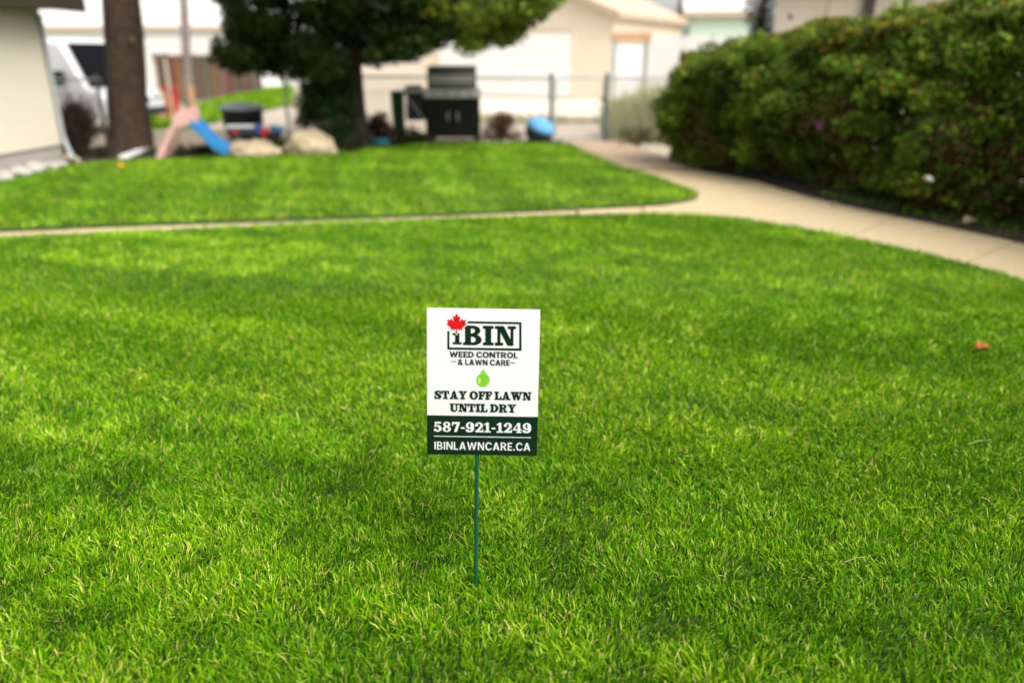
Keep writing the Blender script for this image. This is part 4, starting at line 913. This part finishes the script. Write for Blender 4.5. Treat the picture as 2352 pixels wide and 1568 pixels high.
# ------------------------------------------------------------------ white van
va = R(-15); vf = at(204, 205, 17.0); vf.z = 0; hx = Vector((math.cos(va), math.sin(va), 0)); lx = Vector((-hx.y, hx.x, 0))
org = vf - hx * 4.0 + lx * .9; vn = empty('white_van', org, rz=va); vn.scale = (1, 1, .94); tag(vn, 'white van parked behind the fence between the house and the trunk', 'van')
prof = [(0, .35), (-.02, 1.1), (.08, 1.9), (.25, 2.06), (2.6, 2.04), (3.5, 1.97), (4.0, .96), (4.26, .88), (4.38, .74), (4.42, .35), (4.2, .28), (.3, .28)]
def section(prof, ys):
    mb = MB(); n = len(prof); vs_ = []
    for y, shr in ys:
        for x, z in prof: vs_.append((2.3 + (x - 2.3) * (1 - .02 * shr), y, z - (.05 * shr if z > 1.5 else 0)))
    fs = []
    for i in range(len(ys) - 1):
        for k in range(n): fs.append((i * n + k, i * n + (k + 1) % n, (i + 1) * n + (k + 1) % n, (i + 1) * n + k))
    fs += [tuple(range(n)), tuple(range((len(ys) - 1) * n, len(ys) * n))]; mb.add(vs_, fs); return mb
section(prof, [(-.95, 1), (-.88, 0), (.88, 0), (.95, 1)]).build('body', M['carwhite'], vn, bevel=.03, smooth=True)
mb = MB(); mb.add([(3.53, -.80, 1.905), (3.53, .80, 1.905), (4.0, .86, .965), (4.0, -.86, .965)], [(0, 1, 2, 3)]); o = mb.build('windscreen', M['glass'], vn); o.location = (.028, 0, .025); o.modifiers.new('s', 'SOLIDIFY').thickness = .01
for s in (-1, 1):
    mb = MB(); mb.prism([(2.15, 1.02), (2.15, 1.68), (2.98, 1.68), (3.42, 1.02)], 'y', s * .955, s * .968); mb.build('side_window', M['greenglass'], vn)
    mb = MB(); mb.prism([(.3, 1.02), (.35, 1.70), (1.98, 1.70), (1.98, 1.02)], 'y', s * .955, s * .968); mb.build('side_window', M['greenglass'], vn)
    mb = MB(); mb.prism([(2.08, .36), (2.08, .98), (3.66, .95), (3.72, .36)], 'y', s * .952, s * .962); d = mb.build('door', M['carwhite'], vn, bevel=.01)
    mb = MB(); mb.box(2.18, 2.40, min(s * .963, s * .985), max(s * .963, s * .985), .66, .71); mb.build('handle', M['rubber'], d)
    mb = MB(); mb.box(1.72, 1.94, min(s * .953, s * .975), max(s * .953, s * .975), .66, .71); mb.build('sliding_door_handle', M['rubber'], vn)
    mb = MB(); mb.box(3.38, 3.54, min(s * .98, s * 1.18), max(s * .98, s * 1.18), 1.08, 1.34); mb.build('mirror', M['rubber'], vn, bevel=.03)
    mb = MB(); mb.box(4.36, 4.425, min(s * .55, s * .86), max(s * .55, s * .86), .66, .84); mb.build('headlight', mat('headlight', (.55, .57, .58), .15), vn, bevel=.02)
    for wx in (.85, 3.6):
        wl = empty('wheel', (wx, s * .90, .32)); wl.parent = vn; wl.rotation_euler = (R(90), 0, 0)
        mb = MB(); mb.lathe([(.20, -.09), (.31, -.09), (.33, -.06), (.33, .06), (.31, .09), (.20, .09)], 24); mb.build('tyre', M['rubber'], wl, smooth=True)
        mb = MB(); mb.lathe([(.02, -.085), (.17, -.07), (.20, -.092), (.20, .092), (.17, .07), (.02, .085)], 20); mb.build('rim', M['steel'], wl, smooth=True)
mb = MB(); mb.box(4.36, 4.48, -.9, .9, .32, .50); mb.build('bumper', M['charcoal'], vn, bevel=.03)
mb = MB(); mb.box(4.39, 4.43, -.4, .4, .62, .72); mb.build('grille', M['rubber'], vn)

# ------------------------------------------------------------------ buildings behind
def house_box(name, label, corner, ang, Lf, Ls, zt, wall, roofm, gable='front', rise=1.4, over=.35, cat='building', trim='trim'):
    """box building: corner = front right corner, front wall runs to the left, side wall runs back"""
    b = empty(name, corner, rz=ang); tag(b, label, cat)
    mb = MB(); mb.box(-Lf, 0, 0, Ls, -.1, zt); mb.build('wall', M[wall], b)
    if gable == 'front':
        mb = MB(); mb.prism([(-Lf, zt + .002), (0, zt + .002), (-Lf / 2, zt + rise)], 'y', .01, Ls - .01); mb.build('gable', M[wall], b)
        k = rise / (Lf / 2)
        for s in (-1, 1):
            e0 = (over if s > 0 else -Lf - over); zz_ = zt - over * k
            mb = MB(); mb.prism([(e0, zz_ + .02), (-Lf / 2, zt + rise + .02), (-Lf / 2, zt + rise + .14), (e0, zz_ + .14)], 'y', -over, Ls + over); mb.build('roof', M[roofm], b)
            mb = MB(); mb.prism([(e0, zz_ - .12), (-Lf / 2, zt + rise - .08), (-Lf / 2, zt + rise + .13), (e0, zz_ + .13)], 'y', -over - .03, -over - .002); mb.build('fascia', M[trim], b)
        mb = MB(); mb.box(over, over + .03, -over, Ls + over, zt - over * k - .06, zt - over * k + .12); mb.build('gutter', M['trim'], b)
    else:
        k = rise / (Ls / 2)
        for s in (0, 1):
            y0 = -over if s == 0 else Ls + over; zz_ = zt - over * k
            mb = MB(); mb.prism([(y0, zz_ + .02), (Ls / 2, zt + rise + .02), (Ls / 2, zt + rise + .14), (y0, zz_ + .14)], 'x', -Lf - over, over); mb.build('roof', M[roofm], b)
        mb = MB(); mb.prism([(.0, zt + .002), (Ls, zt + .002), (Ls / 2, zt + rise)], 'x', -Lf + .01, -.01); mb.build('gable', M[wall], b)
        mb = MB(); mb.box(-Lf - over, over, -over - .04, -over - .002, zt - over * k - .08, zt - over * k + .12); mb.build('fascia', M[trim], b)
    return b
gc = at(1403, 222, 31.5); gar = house_box('garage', 'cream garage with wide white door and salmon roof across the alley', (gc.x, 31.5, 0), R(-30), 9.2, 8.2, 3.15, 'cream', 'shingle_salmon', 'front', 1.75)
mb = MB(); dw0, dw1 = -8.1, -1.75
dr_ = empty('garage_door', (0, 0, 0)); dr_.parent = gar
for k in range(4):
    mb = MB(); mb.box(dw0, dw1, -.05, -.003, .04 + k * .60, .625 + k * .60); mb.build('door_panel', M['white'], dr_, bevel=.008)
for x0, x1, z0, z1 in ((dw0 - .14, dw0 - .003, 0, 2.6), (dw1 + .003, dw1 + .14, 0, 2.6), (dw0 - .14, dw1 + .14, 2.602, 2.72)):
    mb = MB(); mb.box(x0, x1, -.07, -.002, z0, z1); mb.build('door_frame', M['cream'], gar)
mb = MB(); mb.box(-9.2, 0.01, -.03, -.002, .0, .0001); 
wl_ = house_box('long_garage', 'long white garage with pale grey roof behind the van and board fence', (at(660, 60, 46).x, 46, 0), R(0), 17, 8, 3.25, 'white', 'shingle_grey', 'side', 2.2, trim='trim')
for k, x in enumerate((-14.2, -8.6)):
    d = empty('overhead_door', (x, 0, 0)); d.parent = wl_
    for j in range(4):
        mb = MB(); mb.box(0, 4.6, -.05, -.003, .02 + j * .58, .585 + j * .58); mb.build('door_panel', M['pale_siding'], d)
hl = Vector((at(1778, 60, 17).x, 17., 0)); hr = house_box('neighbour_house', 'beige sided house seen above the hedge at upper right', (hl.x + 8 * math.cos(R(19)), 17. - 8 * math.sin(R(19)), 0), R(-19), 8, 5.5, 3.3, 'beige', 'shingle_grey', 'side', 1.0)
dx_ = -8 + 1.75; mb = MB(); mb.box(dx_ - .10, dx_ + .10, -.12, -.004, 0, 3.25); mb.build('corner_post', M['soffit'], hr)
dx_ = -8 + 1.0; mb = MB(); mb.box(dx_ - .012, dx_ + .012, -.02, -.004, 0, 3.25); mb.build('siding_joint', M['trim'], hr)
hm = house_box('mint_house', 'small mint green house with dark grey eave far behind the hedge', (at(1735, 80, 38).x, 38, 0), R(-8), 3.0, 6, 3.55, 'mint', 'shingle_grey', 'side', 1.3)
# board shelter: grey posts, orange beam, white door
SY = 25.; sx0 = at(1412, 100, SY).x; sx1 = at(1486, 100, SY).x; st = empty('wooden_gateway', (sx0, SY, 0)); tag(st, 'gateway with grey posts, orange wooden beam and white door panel', 'gateway')
zt_ = at(1450, 96, SY).z
for x in (0, sx1 - sx0):
    mb = MB(); mb.box(x - .07, x + .07, -.07, .07, -.1, zt_); mb.build('post', M['galv'], st, bevel=.01)
mb = MB(); mb.box(-.12, sx1 - sx0 + .12, -.09, .09, zt_ + .002, at(1450, 75, SY).z); mb.build('beam', M['orangewood'], st, bevel=.01)
mb = MB(); mb.box(.075, sx1 - sx0 - .075, -.02, .02, at(1450, 172, SY).z, zt_ - .02); dpn = mb.build('door_panel', M['white'], st)
mb = MB(); mb.box(.075, sx1 - sx0 - .075, -.02, .02, .05, at(1450, 172, SY).z - .01); mb.build('lower_panel', M['pale_siding'], st)
mb = MB(); cc = at(1450, 135, SY); mb.lathe([(.10, 0), (.10, .004)], 20); mk = mb.build('faded_mark', mat('faded_pink', (.70, .52, .52), .6), dpn); mk.location = (cc.x - sx0, -.0205, cc.z); mk.rotation_euler = (R(90), 0, 0)
pfn = empty('panel_fence', (sx1 + .1, 24.9, 0)); tag(pfn, 'pale grey panel fence right of the orange beam behind the hedge end', 'fence')
for k in range(6):
    mb = MB(); mb.box(k * 1.02, k * 1.02 + 1.0, -.02, .02, 0, at(1500, 84, 24.9).z); mb.build('panel', M['pale_siding'], pfn)
# weeds behind the gate
def weeds(name, label, x0, x1, y0, y1, n, h0, h1, pal, w):
    X = rng.uniform(x0, x1, n); Y = rng.uniform(y0, y1, n); hgt = rng.uniform(h0, h1, n) * (.7 + .5 * (vnoise(X, Y, 1.5, 4.) + .5)); th = rng.uniform(0, 6.283, n); ww = rng.uniform(.006, .016, n); ln = rng.uniform(.05, .35, n) * hgt; az = rng.uniform(0, 6.283, n)
    a = np.stack([X - np.cos(th) * ww, Y - np.sin(th) * ww, np.zeros(n)], 1); b = np.stack([X + np.cos(th) * ww, Y + np.sin(th) * ww, np.zeros(n)], 1)
    c = np.stack([X + ln * np.cos(az) + np.cos(th) * ww * .4, Y + ln * np.sin(az), hgt], 1); d = np.stack([X + ln * np.cos(az) - np.cos(th) * ww * .4, Y + ln * np.sin(az), hgt], 1)
    o = np_mesh(name, np.stack([a, b, c, d], 1).reshape(-1, 3), 4, M['leaf'], pick(pal, w, n), None, 'stuff'); return tag(o, label, 'weeds')
weeds('tall_weeds', 'dry yellow green weeds behind the chain link right of the gate', 1.95, 3.6, 15.35, 17.4, 3600, .22, .85, [(.36, .36, .12), (.26, .31, .08), (.44, .37, .19), (.16, .10, .05)], [1, 1, .7, .4])
weeds('alley_weeds', 'thin yellowish weeds along the far alley edge', -1.0, 3.0, 19.5, 20.2, 900, .08, .22, [(.24, .24, .08), (.30, .26, .13)], [1, 1])
shrub('low_plant', 'brownish weeds at the fence foot right of the gate post', (1395, 1530, 285, 335), 14.6, 26, 120, .06, [(.07, .07, .02), (.05, .03, .015), (.10, .10, .03)], [1, .8, .7], 6, 'plant', r=(.1, .16))
# trees above the hedge
cy = empty('columnar_cedar', (at(1748, 60, 20).x, 20, 0)); tag(cy, 'dark green columnar cedar left of the beige house', 'tree')
trunk_mb(None, [(0, 0, -.1), (0, 0, 2), (0, 0, 5.5)], [.09, .07, .02], 8, .02).build('trunk', M['bark2'], cy)
crown('crown', [((random.gauss(0, .12), random.gauss(0, .12), .3 + k * .1), .30 * (1 if k < 35 else 1 - (k - 35) / 25)) for k in range(52)], 220, .09, [(.018, .04, .012), (.028, .055, .015)], [1, 1], cy, aspect=.35)
tr = empty('autumn_tree', (at(1650, 20, 44).x, 44, 0)); tag(tr, 'olive brown tree above the mint green house', 'tree')
trunk_mb(None, [(0, 0, -.1), (0, 0, 2), (0, 0, 5)], [.2, .15, .05], 8, .03).build('trunk', M['bark'], tr)
crown('crown', [((random.gauss(0, 1.1), random.gauss(0, 1), 4.3 + random.uniform(-.3, 2.2)), random.uniform(.5, .8)) for k in range(45)], 90, .16, [(.10, .085, .02), (.07, .07, .02), (.13, .09, .03)], [1, 1, .6], tr)
# more garden clutter along the far lawn edge
shrub('low_plant', 'olive low plant between the toy slide chute and the low boulder', (505, 548, 322, 352), 13.3, 10, 380, .05, [(.06, .075, .02), (.035, .05, .014), (.08, .06, .03)], [1, 1, .6], 4, 'plant', r=(.08, .12))
shrub('low_plant', 'dark brown weeds around the foot of the bare shrub', (170, 262, 330, 362), 12.75, 18, 320, .05, [(.03, .03, .012), (.05, .032, .018), (.035, .05, .014)], [1, 1, .7], 4, 'plant', r=(.08, .13))
shrub('low_plant', 'dark weeds in the shade right of the big boulder', (752, 842, 312, 345), 13.55, 18, 340, .05, [(.022, .035, .010), (.035, .05, .014), (.04, .022, .014)], [1, 1, .6], 4, 'plant', r=(.08, .13))
